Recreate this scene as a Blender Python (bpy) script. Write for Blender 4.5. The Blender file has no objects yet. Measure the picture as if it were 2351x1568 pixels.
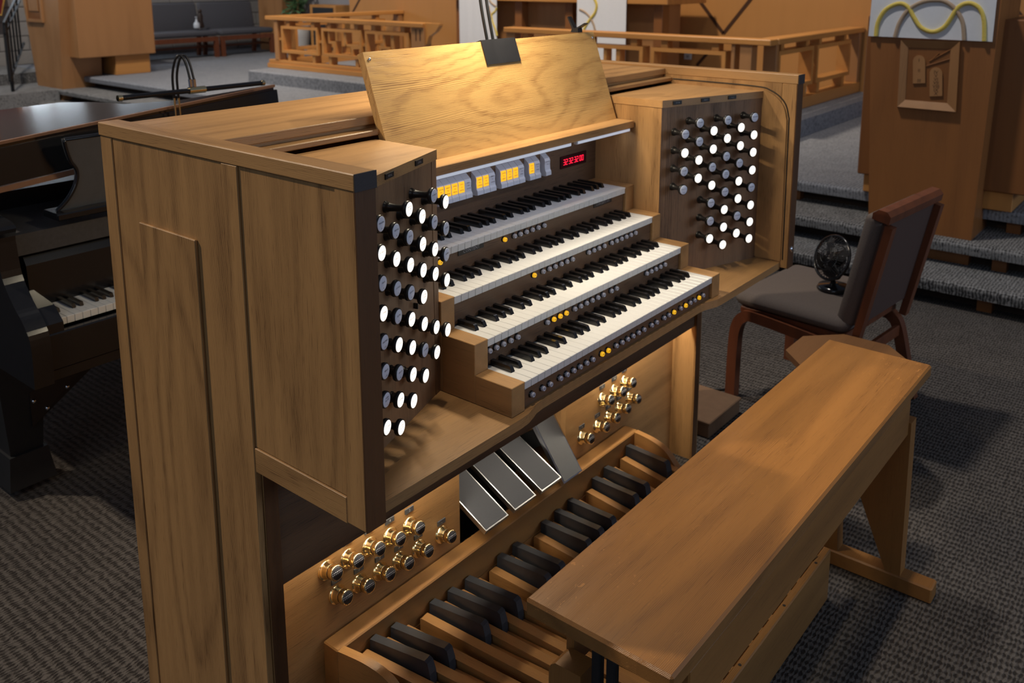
import bpy, bmesh, math, random
from mathutils import Vector, Matrix
random.seed(7)
S = bpy.context.scene
COL = S.collection
pi = math.pi

# ---------------------------------------------------------------- camera
PXF, PPX, PPY = 2067.62, 1200.85, 340.54          # focal length and principal point in photo pixels (2351 x 1568)
YAW, PIT = 0.8965, -0.1922
CAM = Vector((-1.7964, -1.1793, 1.6935))
cd = bpy.data.cameras.new('camera'); co = bpy.data.objects.new('camera', cd); COL.objects.link(co)
cd.sensor_fit = 'HORIZONTAL'; cd.sensor_width = 36.0
cd.lens = PXF / 2351 * 36.0
cd.shift_x = (2351 / 2 - PPX) / 2351
cd.shift_y = -(1568 / 2 - PPY) / 2351
cd.clip_start = .05; cd.clip_end = 100
co.location = CAM
co.rotation_euler = (pi / 2 + PIT, 0, -YAW)
cd.dof.use_dof = True; cd.dof.focus_distance = 1.75; cd.dof.aperture_fstop = 6.3
S.camera = co

# ---------------------------------------------------------------- world, lights, exposure
S.view_settings.view_transform = 'Standard'
S.view_settings.look = 'None'
S.view_settings.gamma = 1.0
S.view_settings.exposure = 0.0
S.view_settings.use_curve_mapping = False
w = bpy.data.worlds.new('world'); S.world = w; w.use_nodes = True
w.node_tree.nodes['Background'].inputs[0].default_value = (.60, .72, 1.0, 1)
w.node_tree.nodes['Background'].inputs[1].default_value = .115

def light(name, kind, loc, target, power, color, size=.3, spot=60, blend=.3, size_y=None):
    ld = bpy.data.lights.new(name, kind); o = bpy.data.objects.new(name, ld); COL.objects.link(o)
    o.location = loc
    o.rotation_euler = (Vector(target) - Vector(loc)).to_track_quat('-Z', 'Y').to_euler()
    ld.energy = power; ld.color = color
    if kind == 'SPOT':
        ld.spot_size = math.radians(spot); ld.spot_blend = blend; ld.shadow_soft_size = size
    elif kind == 'AREA':
        ld.size = size
        if size_y: ld.shape = 'RECTANGLE'; ld.size_y = size_y
    else:
        ld.shadow_soft_size = size
    return o
WARM = (1.0, .85, .66); NEUT = (1.0, .93, .84)
light('ceiling_spot', 'SPOT', (-3.2, 4.4, 6.0), (-.3, .2, .5), 1150, WARM, .10, 36, .9)
light('window_daylight', 'AREA', (-6.0, -2.0, 4.2), (0, .2, 1.0), 34, (.72, .85, 1.0), 3.5, size_y=2.2)  # added cool fill from upper left, no visible source
light('front_daylight', 'AREA', (2.5, -7.5, 2.4), (.2, 0, 1.0), 105, (.66, .80, 1.0), 3.5, size_y=1.2)  # added cool fill to lift knob faces and fronts, source unseen
light('ceiling_spot_bench', 'SPOT', (-.5, -.35, 6.2), (.05, -.42, .6), 430, WARM, .10, 21, 1.0)
light('ceiling_spot_chancel', 'SPOT', (3.6, 4.2, 6.0), (6.4, 4.6, .9), 1000, WARM, .25, 95, .6)
light('ceiling_spot_steps', 'SPOT', (1.2, 1.6, 6.2), (3.4, .7, .3), 560, NEUT, .2, 80, .8)
light('ceiling_spot_dais', 'SPOT', (2.6, 6.4, 6.2), (4.9, 7.0, .6), 420, NEUT, .2, 80, .8)
light('ceiling_spot_pulpit', 'SPOT', (1.0, 7.5, 6.2), (3.6, 10.2, .8), 1000, NEUT, .2, 75, .7)

# ---------------------------------------------------------------- material helpers
MATS = {}
def newmat(name):
    m = bpy.data.materials.new(name); m.use_nodes = True
    nt = m.node_tree; b = nt.nodes['Principled BSDF']
    return m, nt, b
def N(nt, t, **k):
    n = nt.nodes.new(t)
    for a, v in k.items():
        if a.startswith('i_'):
            n.inputs[int(a[2:])].default_value = v
        else: setattr(n, a, v)
    return n
def srgb(r, g, b):
    f = lambda c: (c / 255 / 12.92) if c / 255 <= .04045 else ((c / 255 + .055) / 1.055) ** 2.4
    return (f(r), f(g), f(b), 1)
def plain(name, col, rough=.5, metal=0, spec=.5, emit=None, es=0, noise=0, nscale=40, coat=0, bump=0):
    if name in MATS: return MATS[name]
    m, nt, b = newmat(name); L = nt.links.new
    b.inputs['Base Color'].default_value = col; b.inputs['Roughness'].default_value = rough
    b.inputs['Metallic'].default_value = metal; b.inputs['Specular IOR Level'].default_value = spec
    if coat: b.inputs['Coat Weight'].default_value = coat; b.inputs['Coat Roughness'].default_value = .05
    if emit: b.inputs['Emission Color'].default_value = emit; b.inputs['Emission Strength'].default_value = es
    tc = N(nt, 'ShaderNodeTexCoord'); nz = N(nt, 'ShaderNodeTexNoise')
    nz.inputs['Scale'].default_value = nscale; nz.inputs['Detail'].default_value = 3
    L(tc.outputs['Object'], nz.inputs['Vector'])
    if noise:
        mx = N(nt, 'ShaderNodeMix', data_type='RGBA')
        mx.inputs[6].default_value = tuple(c * (1 - noise) for c in col[:3]) + (1,)
        mx.inputs[7].default_value = tuple(min(1, c * (1 + noise)) for c in col[:3]) + (1,)
        L(nz.outputs[0], mx.inputs[0]); L(mx.outputs[2], b.inputs['Base Color'])
    if bump:
        bp = N(nt, 'ShaderNodeBump'); bp.inputs['Strength'].default_value = bump; bp.inputs['Distance'].default_value = .002
        L(nz.outputs[0], bp.inputs['Height']); L(bp.outputs[0], b.inputs['Normal'])
    MATS[name] = m; return m

def oak(name, axis, light_c, dark_c, rough=.42, rings=9.0, ringscale=2.2, pores=.55, stave=0, flecks=0, coat=0.0, pscale=1.0, st=.16, ringamt=.20, period=.0030, jit=.010, wav=30.0):
    """stained oak: axis = grain direction (0 x, 1 y, 2 z)"""
    if name in MATS: return MATS[name]
    m, nt, b = newmat(name); L = nt.links.new
    tc = N(nt, 'ShaderNodeTexCoord'); oi = N(nt, 'ShaderNodeObjectInfo')
    off = N(nt, 'ShaderNodeVectorMath', operation='SCALE'); off.inputs[0].default_value = (7.3, 11.1, 5.7)
    L(oi.outputs['Random'], off.inputs['Scale'])
    ad = N(nt, 'ShaderNodeVectorMath', operation='ADD'); L(tc.outputs['Object'], ad.inputs[0]); L(off.outputs[0], ad.inputs[1])
    def stretch(k):
        s = [1, 1, 1]; s[axis] = k
        v = N(nt, 'ShaderNodeVectorMath', operation='MULTIPLY'); v.inputs[1].default_value = s
        L(ad.outputs[0], v.inputs[0]); return v.outputs[0]
    # cathedral figure: contour lines of a soft stretched noise
    n1 = N(nt, 'ShaderNodeTexNoise'); n1.inputs['Scale'].default_value = ringscale; n1.inputs['Detail'].default_value = 2.2; n1.inputs['Roughness'].default_value = .45
    nj = N(nt, 'ShaderNodeTexNoise'); nj.inputs['Scale'].default_value = 60; nj.inputs['Detail'].default_value = 2; L(stretch(.25), nj.inputs['Vector'])
    js = N(nt, 'ShaderNodeVectorMath', operation='SCALE'); js.inputs['Scale'].default_value = jit; L(nj.outputs[1], js.inputs[0])
    ja_ = N(nt, 'ShaderNodeVectorMath', operation='ADD'); L(stretch(st), ja_.inputs[0]); L(js.outputs[0], ja_.inputs[1]); L(ja_.outputs[0], n1.inputs['Vector'])
    mu = N(nt, 'ShaderNodeMath', operation='MULTIPLY'); mu.inputs[1].default_value = rings * 2 * pi; L(n1.outputs[0], mu.inputs[0])
    sn = N(nt, 'ShaderNodeMath', operation='SINE'); L(mu.outputs[0], sn.inputs[0])
    r1 = N(nt, 'ShaderNodeMapRange'); r1.inputs[1].default_value = -1; r1.inputs[2].default_value = 1; L(sn.outputs[0], r1.inputs[0])
    pw = N(nt, 'ShaderNodeMath', operation='POWER'); pw.inputs[1].default_value = 2.5; L(r1.outputs[0], pw.inputs[0])
    # fine growth lines: thin dark lines along the grain, wavering and fading, with short pores between
    def math_(op, a, b=None, c=None, clamp=False):
        n = N(nt, 'ShaderNodeMath', operation=op, use_clamp=clamp)
        for k_, x in enumerate((a, b, c)):
            if x is None: continue
            if isinstance(x, (int, float)): n.inputs[k_].default_value = x
            else: L(x, n.inputs[k_])
        return n.outputs[0]
    def noise_(scale, k, detail=2.0):
        n = N(nt, 'ShaderNodeTexNoise'); n.inputs['Scale'].default_value = scale; n.inputs['Detail'].default_value = detail
        L(stretch(k), n.inputs['Vector']); return n.outputs[0]
    def range_(x, a, b, lo=0.0, hi=1.0):
        n = N(nt, 'ShaderNodeMapRange'); n.inputs[1].default_value = a; n.inputs[2].default_value = b; n.inputs[3].default_value = lo; n.inputs[4].default_value = hi
        L(x, n.inputs[0]); return n.outputs[0]
    sxyz = N(nt, 'ShaderNodeSeparateXYZ'); L(ad.outputs[0], sxyz.inputs[0])
    cr = math_('ADD', *[sxyz.outputs[k_] for k_ in range(3) if k_ != axis])
    ph = math_('MULTIPLY_ADD', cr, 2 * pi / (period / pscale), math_('MULTIPLY_ADD', noise_(7, .09), wav, math_('MULTIPLY', noise_(70, .06), 9.0)))
    ln = range_(math_('SINE', ph), -.1, 1.0)
    am = range_(noise_(32 * pscale, .03), .36, .64, .04, 1.0)
    po = range_(noise_(620 * pscale, .03), .56, .72)
    fib = math_('MAXIMUM', math_('MULTIPLY', ln, am), math_('MULTIPLY', po, .8))
    # broad tone
    n3 = N(nt, 'ShaderNodeTexNoise'); n3.inputs['Scale'].default_value = 9; n3.inputs['Detail'].default_value = 2
    L(stretch(.12), n3.inputs['Vector'])
    a1 = N(nt, 'ShaderNodeMath', operation='MULTIPLY'); a1.inputs[1].default_value = ringamt; L(pw.outputs[0], a1.inputs[0])
    a2 = N(nt, 'ShaderNodeMath', operation='MULTIPLY'); a2.inputs[1].default_value = pores; L(fib, a2.inputs[0])
    pm = N(nt, 'ShaderNodeMath', operation='MULTIPLY_ADD'); L(a2.outputs[0], pm.inputs[0])
    pr_ = N(nt, 'ShaderNodeMath', operation='MULTIPLY_ADD'); pr_.inputs[1].default_value = .45; pr_.inputs[2].default_value = .70; L(pw.outputs[0], pr_.inputs[0])
    L(pr_.outputs[0], pm.inputs[1]); L(a1.outputs[0], pm.inputs[2])
    r3 = N(nt, 'ShaderNodeMapRange'); r3.inputs[1].default_value = .3; r3.inputs[2].default_value = .7; r3.inputs[3].default_value = -.05; r3.inputs[4].default_value = .10; L(n3.outputs[0], r3.inputs[0])
    sm = N(nt, 'ShaderNodeMath', operation='ADD', use_clamp=True); L(pm.outputs[0], sm.inputs[0]); L(r3.outputs[0], sm.inputs[1])
    fac = sm.outputs[0]
    if stave:   # glued-up staves of different tone across the grain
        sx = N(nt, 'ShaderNodeSeparateXYZ'); L(ad.outputs[0], sx.inputs[0])
        cross = [i for i in range(3) if i != axis]
        q = N(nt, 'ShaderNodeMath', operation='MULTIPLY'); q.inputs[1].default_value = 1 / stave; L(sx.outputs[cross[0]], q.inputs[0])
        fl = N(nt, 'ShaderNodeMath', operation='FLOOR'); L(q.outputs[0], fl.inputs[0])
        wn = N(nt, 'ShaderNodeTexWhiteNoise', noise_dimensions='1D'); L(fl.outputs[0], wn.inputs['W'])
        mm = N(nt, 'ShaderNodeMath', operation='MULTIPLY_ADD'); mm.inputs[1].default_value = .24; mm.inputs[2].default_value = -.10; L(wn.outputs[0], mm.inputs[0])
        s2 = N(nt, 'ShaderNodeMath', operation='ADD', use_clamp=True); L(fac, s2.inputs[0]); L(mm.outputs[0], s2.inputs[1]); fac = s2.outputs[0]
    mx = N(nt, 'ShaderNodeMix', data_type='RGBA'); mx.inputs[6].default_value = light_c; mx.inputs[7].default_value = dark_c
    L(fac, mx.inputs[0]); colout = mx.outputs[2]
    if flecks:  # medullary rays
        n4 = N(nt, 'ShaderNodeTexNoise'); n4.inputs['Scale'].default_value = 120; n4.inputs['Detail'].default_value = 1.5; n4.inputs['Distortion'].default_value = 1.2
        L(stretch(.55), n4.inputs['Vector'])
        r4 = N(nt, 'ShaderNodeMapRange'); r4.inputs[1].default_value = .68; r4.inputs[2].default_value = .72; L(n4.outputs[0], r4.inputs[0])
        n5 = N(nt, 'ShaderNodeTexNoise'); n5.inputs['Scale'].default_value = 3; L(stretch(.3), n5.inputs['Vector'])
        r5 = N(nt, 'ShaderNodeMapRange'); r5.inputs[1].default_value = .5; r5.inputs[2].default_value = .62; r5.inputs[4].default_value = flecks; L(n5.outputs[0], r5.inputs[0])
        m5 = N(nt, 'ShaderNodeMath', operation='MULTIPLY'); L(r4.outputs[0], m5.inputs[0]); L(r5.outputs[0], m5.inputs[1])
        mf = N(nt, 'ShaderNodeMix', data_type='RGBA'); mf.inputs[7].default_value = tuple(min(1, c * 1.5) for c in light_c[:3]) + (1,)
        L(m5.outputs[0], mf.inputs[0]); L(colout, mf.inputs[6]); colout = mf.outputs[2]
    L(colout, b.inputs['Base Color'])
    rr = N(nt, 'ShaderNodeMapRange'); rr.inputs[3].default_value = rough - .04; rr.inputs[4].default_value = rough + .14; L(fac, rr.inputs[0]); L(rr.outputs[0], b.inputs['Roughness'])
    bp = N(nt, 'ShaderNodeBump', invert=True); bp.inputs['Strength'].default_value = .22; bp.inputs['Distance'].default_value = .0012
    L(fib, bp.inputs['Height']); L(bp.outputs[0], b.inputs['Normal'])
    b.inputs['Specular IOR Level'].default_value = .42
    if coat: b.inputs['Coat Weight'].default_value = coat; b.inputs['Coat Roughness'].default_value = .18
    MATS[name] = m; return m

OL, OD = srgb(184, 140, 90), srgb(106, 74, 42)          # console oak
oakX = oak('oak_grain_x', 0, OL, OD, pores=.7); oakY = oak('oak_grain_y', 1, OL, OD, pores=.7); oakZ = oak('oak_grain_z', 2, OL, OD, rings=15, ringscale=3, pores=.85)
oakZs = oak('oak_grain_z_staves', 2, OL, OD, rings=14, ringscale=3.2, stave=.085, pores=.85)
ML, MD_ = srgb(216, 171, 106), srgb(138, 95, 50)
oakDesk = oak('oak_music_desk', 0, ML, MD_, rings=24, ringscale=2.8, pores=.62, rough=.36, coat=.15, st=.34, ringamt=.22, jit=.022, wav=150.0, period=.0045)
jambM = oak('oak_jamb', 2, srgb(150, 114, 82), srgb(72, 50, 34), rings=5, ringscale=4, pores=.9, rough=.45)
slipM = oak('oak_slip', 0, srgb(112, 83, 60), srgb(54, 38, 27), rings=6, ringscale=4, pores=.75, rough=.42)
BL_, BD_ = srgb(160, 110, 58), srgb(100, 64, 30)
benchM = oak('oak_bench_top', 0, BL_, BD_, rings=11, ringscale=2.6, pores=.6, rough=.33, flecks=.8, coat=.25, stave=.11)
benchZ = oak('oak_bench_upright', 2, BL_, BD_, rings=6, ringscale=3)
benchX = oak('oak_bench_rail', 0, BL_, BD_, rings=6, ringscale=3)
pedY = oak('oak_pedal', 1, srgb(166, 120, 70), srgb(92, 58, 28), rings=6, ringscale=4, rough=.38, coat=.2)
pedX = oak('oak_pedal_frame', 0, srgb(156, 112, 64), srgb(92, 60, 30), rings=6, ringscale=3)
leW = oak('lectern_wood', 2, srgb(152, 98, 54), srgb(110, 68, 34), rings=5, ringscale=2.5, pores=.4, pscale=.5)
chW = oak('chancel_wood_z', 2, srgb(172, 124, 80), srgb(130, 88, 52), rings=4, ringscale=2.5, pores=.25, pscale=.5)
chWd = oak('chancel_wood_dark', 2, srgb(138, 88, 48), srgb(96, 58, 28), rings=4, ringscale=2.5, pores=.25, pscale=.5)
chX = oak('chancel_wood_x', 0, srgb(196, 138, 76), srgb(150, 98, 48), rings=5, ringscale=3, pores=.25, pscale=.5)
chY = oak('chancel_wood_y', 1, srgb(196, 138, 76), srgb(150, 98, 48), rings=5, ringscale=3, pores=.25, pscale=.5)
wallM = oak('wall_veneer', 2, srgb(184, 130, 74), srgb(150, 102, 54), rings=2.2, ringscale=.8, pores=.15, rough=.5, pscale=.4)
redW = oak('red_brown_wood', 2, srgb(118, 66, 42), srgb(72, 38, 24), rings=6, ringscale=5, rough=.4)
blackG = plain('black_gloss', (.012, .012, .014, 1), .16, noise=.2)
blackP = plain('black_plastic', (.014, .013, .013, 1), .35, noise=.2)
blackM = plain('black_matte', (.016, .017, .019, 1), .55, noise=.2)
ebony = plain('ebony', (.010, .009, .009, 1), .22, noise=.3, coat=.3)
ebonyP = plain('ebony_pedal', (.030, .031, .036, 1), .36, noise=.3)
ivory = plain('ivory_key', srgb(226, 224, 220), .30, noise=.03)
whiteP = plain('white_tab', srgb(214, 214, 222), .35, noise=.03)
faceU = plain('knob_face_unlit', srgb(232, 236, 250), .3, noise=.02)
faceL = plain('knob_face_lit', (.9, .88, .85, 1), .3, emit=(1, .92, .82, 1), es=1.15)
greyB = plain('piston_grey', srgb(186, 186, 198), .3, noise=.05)
yelB = plain('piston_lit', srgb(240, 180, 30), .35, emit=(1, .52, .02, 1), es=.62)
yelT = plain('tab_lit', srgb(250, 190, 40), .35, emit=(1, .50, .015, 1), es=.78)
redD = plain('display_digit', (.8, .02, .05, 1), .4, emit=(1, .012, .05, 1), es=1.5)
brass = plain('brass', srgb(240, 218, 168), .17, 1.0, noise=.06)
alu = plain('aluminium_edge', srgb(196, 198, 204), .3, 1.0, noise=.05)
chrome = plain('chrome', (.75, .75, .78, 1), .12, 1.0)
ink = plain('dark_ink', (.03, .02, .05, 1), .6, noise=.1)
inkF = plain('faint_ink', (.30, .22, .18, 1), .6, noise=.1)
plateT = plain('plate_text', srgb(150, 150, 156), .4, noise=.1)
ledM = plain('led_profile', srgb(190, 194, 206), .35, noise=.04)

def wavemat(name, axis, scale, c0, c1, rough=.6, spec=.4):
    m, nt, b = newmat(name); L = nt.links.new
    tc = N(nt, 'ShaderNodeTexCoord'); wv = N(nt, 'ShaderNodeTexWave', bands_direction='XYZ'[axis]); wv.inputs['Scale'].default_value = scale
    L(tc.outputs['Object'], wv.inputs['Vector'])
    mx = N(nt, 'ShaderNodeMix', data_type='RGBA'); mx.inputs[6].default_value = c0; mx.inputs[7].default_value = c1
    L(wv.outputs['Fac'], mx.inputs[0]); L(mx.outputs[2], b.inputs['Base Color']); b.inputs['Roughness'].default_value = rough
    b.inputs['Specular IOR Level'].default_value = spec
    bp = N(nt, 'ShaderNodeBump'); bp.inputs['Strength'].default_value = .6; bp.inputs['Distance'].default_value = .001
    L(wv.outputs['Fac'], bp.inputs['Height']); L(bp.outputs[0], b.inputs['Normal'])
    return m
shoeM = wavemat('shoe_rubber', 1, 260, srgb(72, 74, 80), srgb(98, 100, 106), .5)

def carpet(name, light_c, dark_c, sx, sy):
    """loop-pile carpet: rows of loops with dark gaps and mottled yarn"""
    m, nt, b = newmat(name); L = nt.links.new
    tc = N(nt, 'ShaderNodeTexCoord')
    mp = N(nt, 'ShaderNodeMapping'); L(tc.outputs['Object'], mp.inputs['Vector'])
    nd = N(nt, 'ShaderNodeTexNoise'); nd.inputs['Scale'].default_value = 35; L(mp.outputs[0], nd.inputs['Vector'])
    wv = N(nt, 'ShaderNodeVectorMath', operation='SCALE'); wv.inputs['Scale'].default_value = .022; L(nd.outputs[1], wv.inputs[0])
    av = N(nt, 'ShaderNodeVectorMath', operation='ADD'); L(mp.outputs[0], av.inputs[0]); L(wv.outputs[0], av.inputs[1])
    sp = N(nt, 'ShaderNodeSeparateXYZ'); L(av.outputs[0], sp.inputs[0])
    def s(o, k):
        a = N(nt, 'ShaderNodeMath', operation='MULTIPLY'); a.inputs[1].default_value = 2 * pi / k; L(sp.outputs[o], a.inputs[0])
        c = N(nt, 'ShaderNodeMath', operation='SINE'); L(a.outputs[0], c.inputs[0]); return c.outputs[0]
    u, v = s(0, sx), s(1, sy)
    ad = N(nt, 'ShaderNodeMath', operation='ADD'); L(u, ad.inputs[0]); L(v, ad.inputs[1])
    # vertical faces (risers) use z instead of nothing
    nz = N(nt, 'ShaderNodeTexNoise'); nz.inputs['Scale'].default_value = 70; nz.inputs['Detail'].default_value = 3; L(tc.outputs['Object'], nz.inputs['Vector'])
    n2 = N(nt, 'ShaderNodeTexNoise'); n2.inputs['Scale'].default_value = 8; n2.inputs['Detail'].default_value = 3; L(tc.outputs['Object'], n2.inputs['Vector'])
    h = N(nt, 'ShaderNodeMapRange'); h.inputs[1].default_value = -1.4; h.inputs[2].default_value = .9; L(ad.outputs[0], h.inputs[0])
    t = N(nt, 'ShaderNodeMath', operation='MULTIPLY_ADD'); t.inputs[1].default_value = 1.7; t.inputs[2].default_value = -.85; L(nz.outputs[0], t.inputs[0])
    t2 = N(nt, 'ShaderNodeMath', operation='MULTIPLY_ADD'); t2.inputs[1].default_value = .5; t2.inputs[2].default_value = -.25; L(n2.outputs[0], t2.inputs[0])
    nf = N(nt, 'ShaderNodeTexNoise'); nf.inputs['Scale'].default_value = 420; nf.inputs['Detail'].default_value = 2; L(tc.outputs['Object'], nf.inputs['Vector'])
    tf = N(nt, 'ShaderNodeMath', operation='MULTIPLY_ADD'); tf.inputs[1].default_value = 1.0; L(nf.outputs[0], tf.inputs[0]); L(t.outputs[0], tf.inputs[2])
    tg = N(nt, 'ShaderNodeMath', operation='SUBTRACT'); tg.inputs[1].default_value = .5; L(tf.outputs[0], tg.inputs[0]); t = tg
    q = N(nt, 'ShaderNodeMath', operation='ADD'); L(h.outputs[0], q.inputs[0]); L(t.outputs[0], q.inputs[1])
    q2 = N(nt, 'ShaderNodeMath', operation='ADD', use_clamp=True); L(q.outputs[0], q2.inputs[0]); L(t2.outputs[0], q2.inputs[1])
    mx = N(nt, 'ShaderNodeMix', data_type='RGBA'); mx.inputs[6].default_value = dark_c; mx.inputs[7].default_value = light_c
    L(q2.outputs[0], mx.inputs[0]); L(mx.outputs[2], b.inputs['Base Color'])
    b.inputs['Roughness'].default_value = .95; b.inputs['Specular IOR Level'].default_value = .1
    bp = N(nt, 'ShaderNodeBump'); bp.inputs['Strength'].default_value = .8; bp.inputs['Distance'].default_value = .004
    L(q2.outputs[0], bp.inputs['Height']); L(bp.outputs[0], b.inputs['Normal'])
    return m
carpetF = carpet('carpet_floor', srgb(104, 98, 93), srgb(52, 48, 46), .0255, .0112)
carpetS = carpet('carpet_steps', srgb(150, 148, 146), srgb(62, 60, 60), .016, .016)
carpetP = carpet('carpet_platform', srgb(150, 152, 158), srgb(104, 106, 112), .02, .02)
fabric = plain('grey_upholstery', srgb(86, 86, 92), .9, spec=.2, noise=.25, nscale=300, bump=.4)
fabricB = plain('brown_grey_upholstery', srgb(104, 94, 88), .9, spec=.2, noise=.25, nscale=300, bump=.4)

# ---------------------------------------------------------------- mesh helpers
class MB:
    def __init__(s): s.v = []; s.f = []; s.sm = []
    def add(s, vs, fs, smooth=False):
        o = len(s.v); s.v += [tuple(p) for p in vs]; s.f += [tuple(i + o for i in f) for f in fs]; s.sm += [smooth] * len(fs); return s
    def box(s, x0, y0, z0, x1, y1, z1, c=0):
        if x0 > x1: x0, x1 = x1, x0
        if y0 > y1: y0, y1 = y1, y0
        if z0 > z1: z0, z1 = z1, z0
        if c > 0:
            c = min(c, (x1 - x0) * .45, (y1 - y0) * .45, (z1 - z0) * .45)
            V = []; ix = {}
            for a in (0, 1):
                for b in (0, 1):
                    for d in (0, 1):
                        X, Y, Z = (x0, x1)[a], (y0, y1)[b], (z0, z1)[d]; k = (1, -1)
                        ix[a, b, d] = len(V)
                        V += [(X, Y + k[b] * c, Z + k[d] * c), (X + k[a] * c, Y, Z + k[d] * c), (X + k[a] * c, Y + k[b] * c, Z)]
            F = []
            for a in (0, 1):
                F += [tuple(ix[q] + 0 for q in ((a, 0, 0), (a, 1, 0), (a, 1, 1), (a, 0, 1))), tuple(ix[q] + 1 for q in ((0, a, 0), (1, a, 0), (1, a, 1), (0, a, 1))), tuple(ix[q] + 2 for q in ((0, 0, a), (1, 0, a), (1, 1, a), (0, 1, a)))]
                for b in (0, 1):
                    F += [(ix[0, a, b] + 1, ix[1, a, b] + 1, ix[1, a, b] + 2, ix[0, a, b] + 2), (ix[a, 0, b] + 0, ix[a, 1, b] + 0, ix[a, 1, b] + 2, ix[a, 0, b] + 2), (ix[a, b, 0] + 0, ix[a, b, 1] + 0, ix[a, b, 1] + 1, ix[a, b, 0] + 1)]
                    for d in (0, 1): F.append((ix[a, b, d], ix[a, b, d] + 1, ix[a, b, d] + 2))
            return s.add(V, F)
        V = [(x0, y0, z0), (x1, y0, z0), (x1, y1, z0), (x0, y1, z0), (x0, y0, z1), (x1, y0, z1), (x1, y1, z1), (x0, y1, z1)]
        return s.add(V, [(0, 3, 2, 1), (4, 5, 6, 7), (0, 1, 5, 4), (1, 2, 6, 5), (2, 3, 7, 6), (3, 0, 4, 7)])
    def hull(s, P, smooth=False):
        bm = bmesh.new()
        for p in P: bm.verts.new(p)
        bmesh.ops.convex_hull(bm, input=bm.verts)
        bmesh.ops.delete(bm, geom=[v for v in bm.verts if not v.link_faces], context='VERTS')
        bmesh.ops.dissolve_limit(bm, angle_limit=.01, verts=bm.verts, edges=bm.edges)
        bmesh.ops.recalc_face_normals(bm, faces=bm.faces)
        bm.verts.index_update()
        s.add([v.co[:] for v in bm.verts], [[v.index for v in f.verts] for f in bm.faces], smooth); bm.free(); return s
    def prism(s, poly, axis, a, b, smooth=False):
        """extrude a 2D polygon along axis; poly coords are the other two axes in order"""
        n = len(poly)
        def P(q, t):
            r = list(q); r.insert(axis, t); return tuple(r)
        area = sum(poly[i][0] * poly[(i + 1) % n][1] - poly[(i + 1) % n][0] * poly[i][1] for i in range(n))
        if (area < 0) != (axis == 1): poly = poly[::-1]
        if a > b: a, b = b, a
        V = [P(q, a) for q in poly] + [P(q, b) for q in poly]
        F = [tuple(range(n))[::-1], tuple(range(n, 2 * n))] + [(i, (i + 1) % n, n + (i + 1) % n, n + i) for i in range(n)]
        return s.add(V, F, smooth)
    def cyl(s, p0, p1, r0, r1=None, n=16, cap=True, smooth=True):
        r1 = r0 if r1 is None else r1
        p0, p1 = Vector(p0), Vector(p1); d = (p1 - p0).normalized()
        u = d.orthogonal().normalized(); w_ = d.cross(u)
        V = []
        for p, r in ((p0, r0), (p1, r1)):
            for i in range(n):
                a = 2 * pi * i / n; V.append(p + (u * math.cos(a) + w_ * math.sin(a)) * r)
        s.add(V, [(i, (i + 1) % n, n + (i + 1) % n, n + i) for i in range(n)], smooth)
        if cap: s.add(V, [tuple(range(n))[::-1], tuple(range(n, 2 * n))])
        return s
    def lathe(s, origin, axis, prof, n=20, smooth=True, cap=True):
        """prof: list of (radius, height along axis)"""
        o = Vector(origin); d = Vector(axis).normalized(); u = d.orthogonal().normalized(); w_ = d.cross(u)
        V = []; m = len(prof)
        for r, h in prof:
            for i in range(n):
                a = 2 * pi * i / n; V.append(o + d * h + (u * math.cos(a) + w_ * math.sin(a)) * r)
        s.add(V, [(j * n + i, j * n + (i + 1) % n, (j + 1) * n + (i + 1) % n, (j + 1) * n + i) for j in range(m - 1) for i in range(n)], smooth)
        if cap: s.add(V, [tuple(range(n))[::-1], tuple(range((m - 1) * n, m * n))])
        return s
    def tube(s, pts, r, n=10, smooth=True, cap=True, flat=None):
        """sweep a circle (or flat=(w,h) rectangle) along points"""
        P = [Vector(p) for p in pts]; m = len(P); V = []; up = None
        rr = r if isinstance(r, (list, tuple)) else [r] * m
        for j in range(m):
            t = (P[min(j + 1, m - 1)] - P[max(j - 1, 0)]).normalized()
            if up is None: up = t.orthogonal().normalized() if abs(t.z) > .9 else (Vector((0, 0, 1)) - t * t.z).normalized()
            up = (up - t * up.dot(t)).normalized(); sd = t.cross(up)
            for i in range(n):
                a = 2 * pi * i / n + pi / n; V.append(P[j] + (up * math.sin(a) + sd * math.cos(a)) * rr[j])
        s.add(V, [(j * n + i, j * n + (i + 1) % n, (j + 1) * n + (i + 1) % n, (j + 1) * n + i) for j in range(m - 1) for i in range(n)], smooth)
        if cap: s.add(V, [tuple(range(n))[::-1], tuple(range((m - 1) * n, m * n))])
        return s
    def sphere(s, c, r, n=14, m=8, sq=(1, 1, 1)):
        V = []; F = []
        for j in range(m + 1):
            t = pi * j / m
            for i in range(n):
                a = 2 * pi * i / n; V.append((c[0] + r * sq[0] * math.sin(t) * math.cos(a), c[1] + r * sq[1] * math.sin(t) * math.sin(a), c[2] + r * sq[2] * math.cos(t)))
        for j in range(m):
            for i in range(n): F.append((j * n + i, (j + 1) * n + i, (j + 1) * n + (i + 1) % n, j * n + (i + 1) % n))
        return s.add(V, F, True)
    def mesh(s, name, off=(0, 0, 0), fix=True):
        me = bpy.data.meshes.new(name)
        me.from_pydata([(x - off[0], y - off[1], z - off[2]) for x, y, z in s.v], [], s.f)
        me.polygons.foreach_set('use_smooth', s.sm)
        if fix:
            bm = bmesh.new(); bm.from_mesh(me)
            bmesh.ops.remove_doubles(bm, verts=bm.verts, dist=1e-6) if False else None
            bmesh.ops.recalc_face_normals(bm, faces=bm.faces); bm.to_mesh(me); bm.free()
        me.update(); return me

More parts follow.
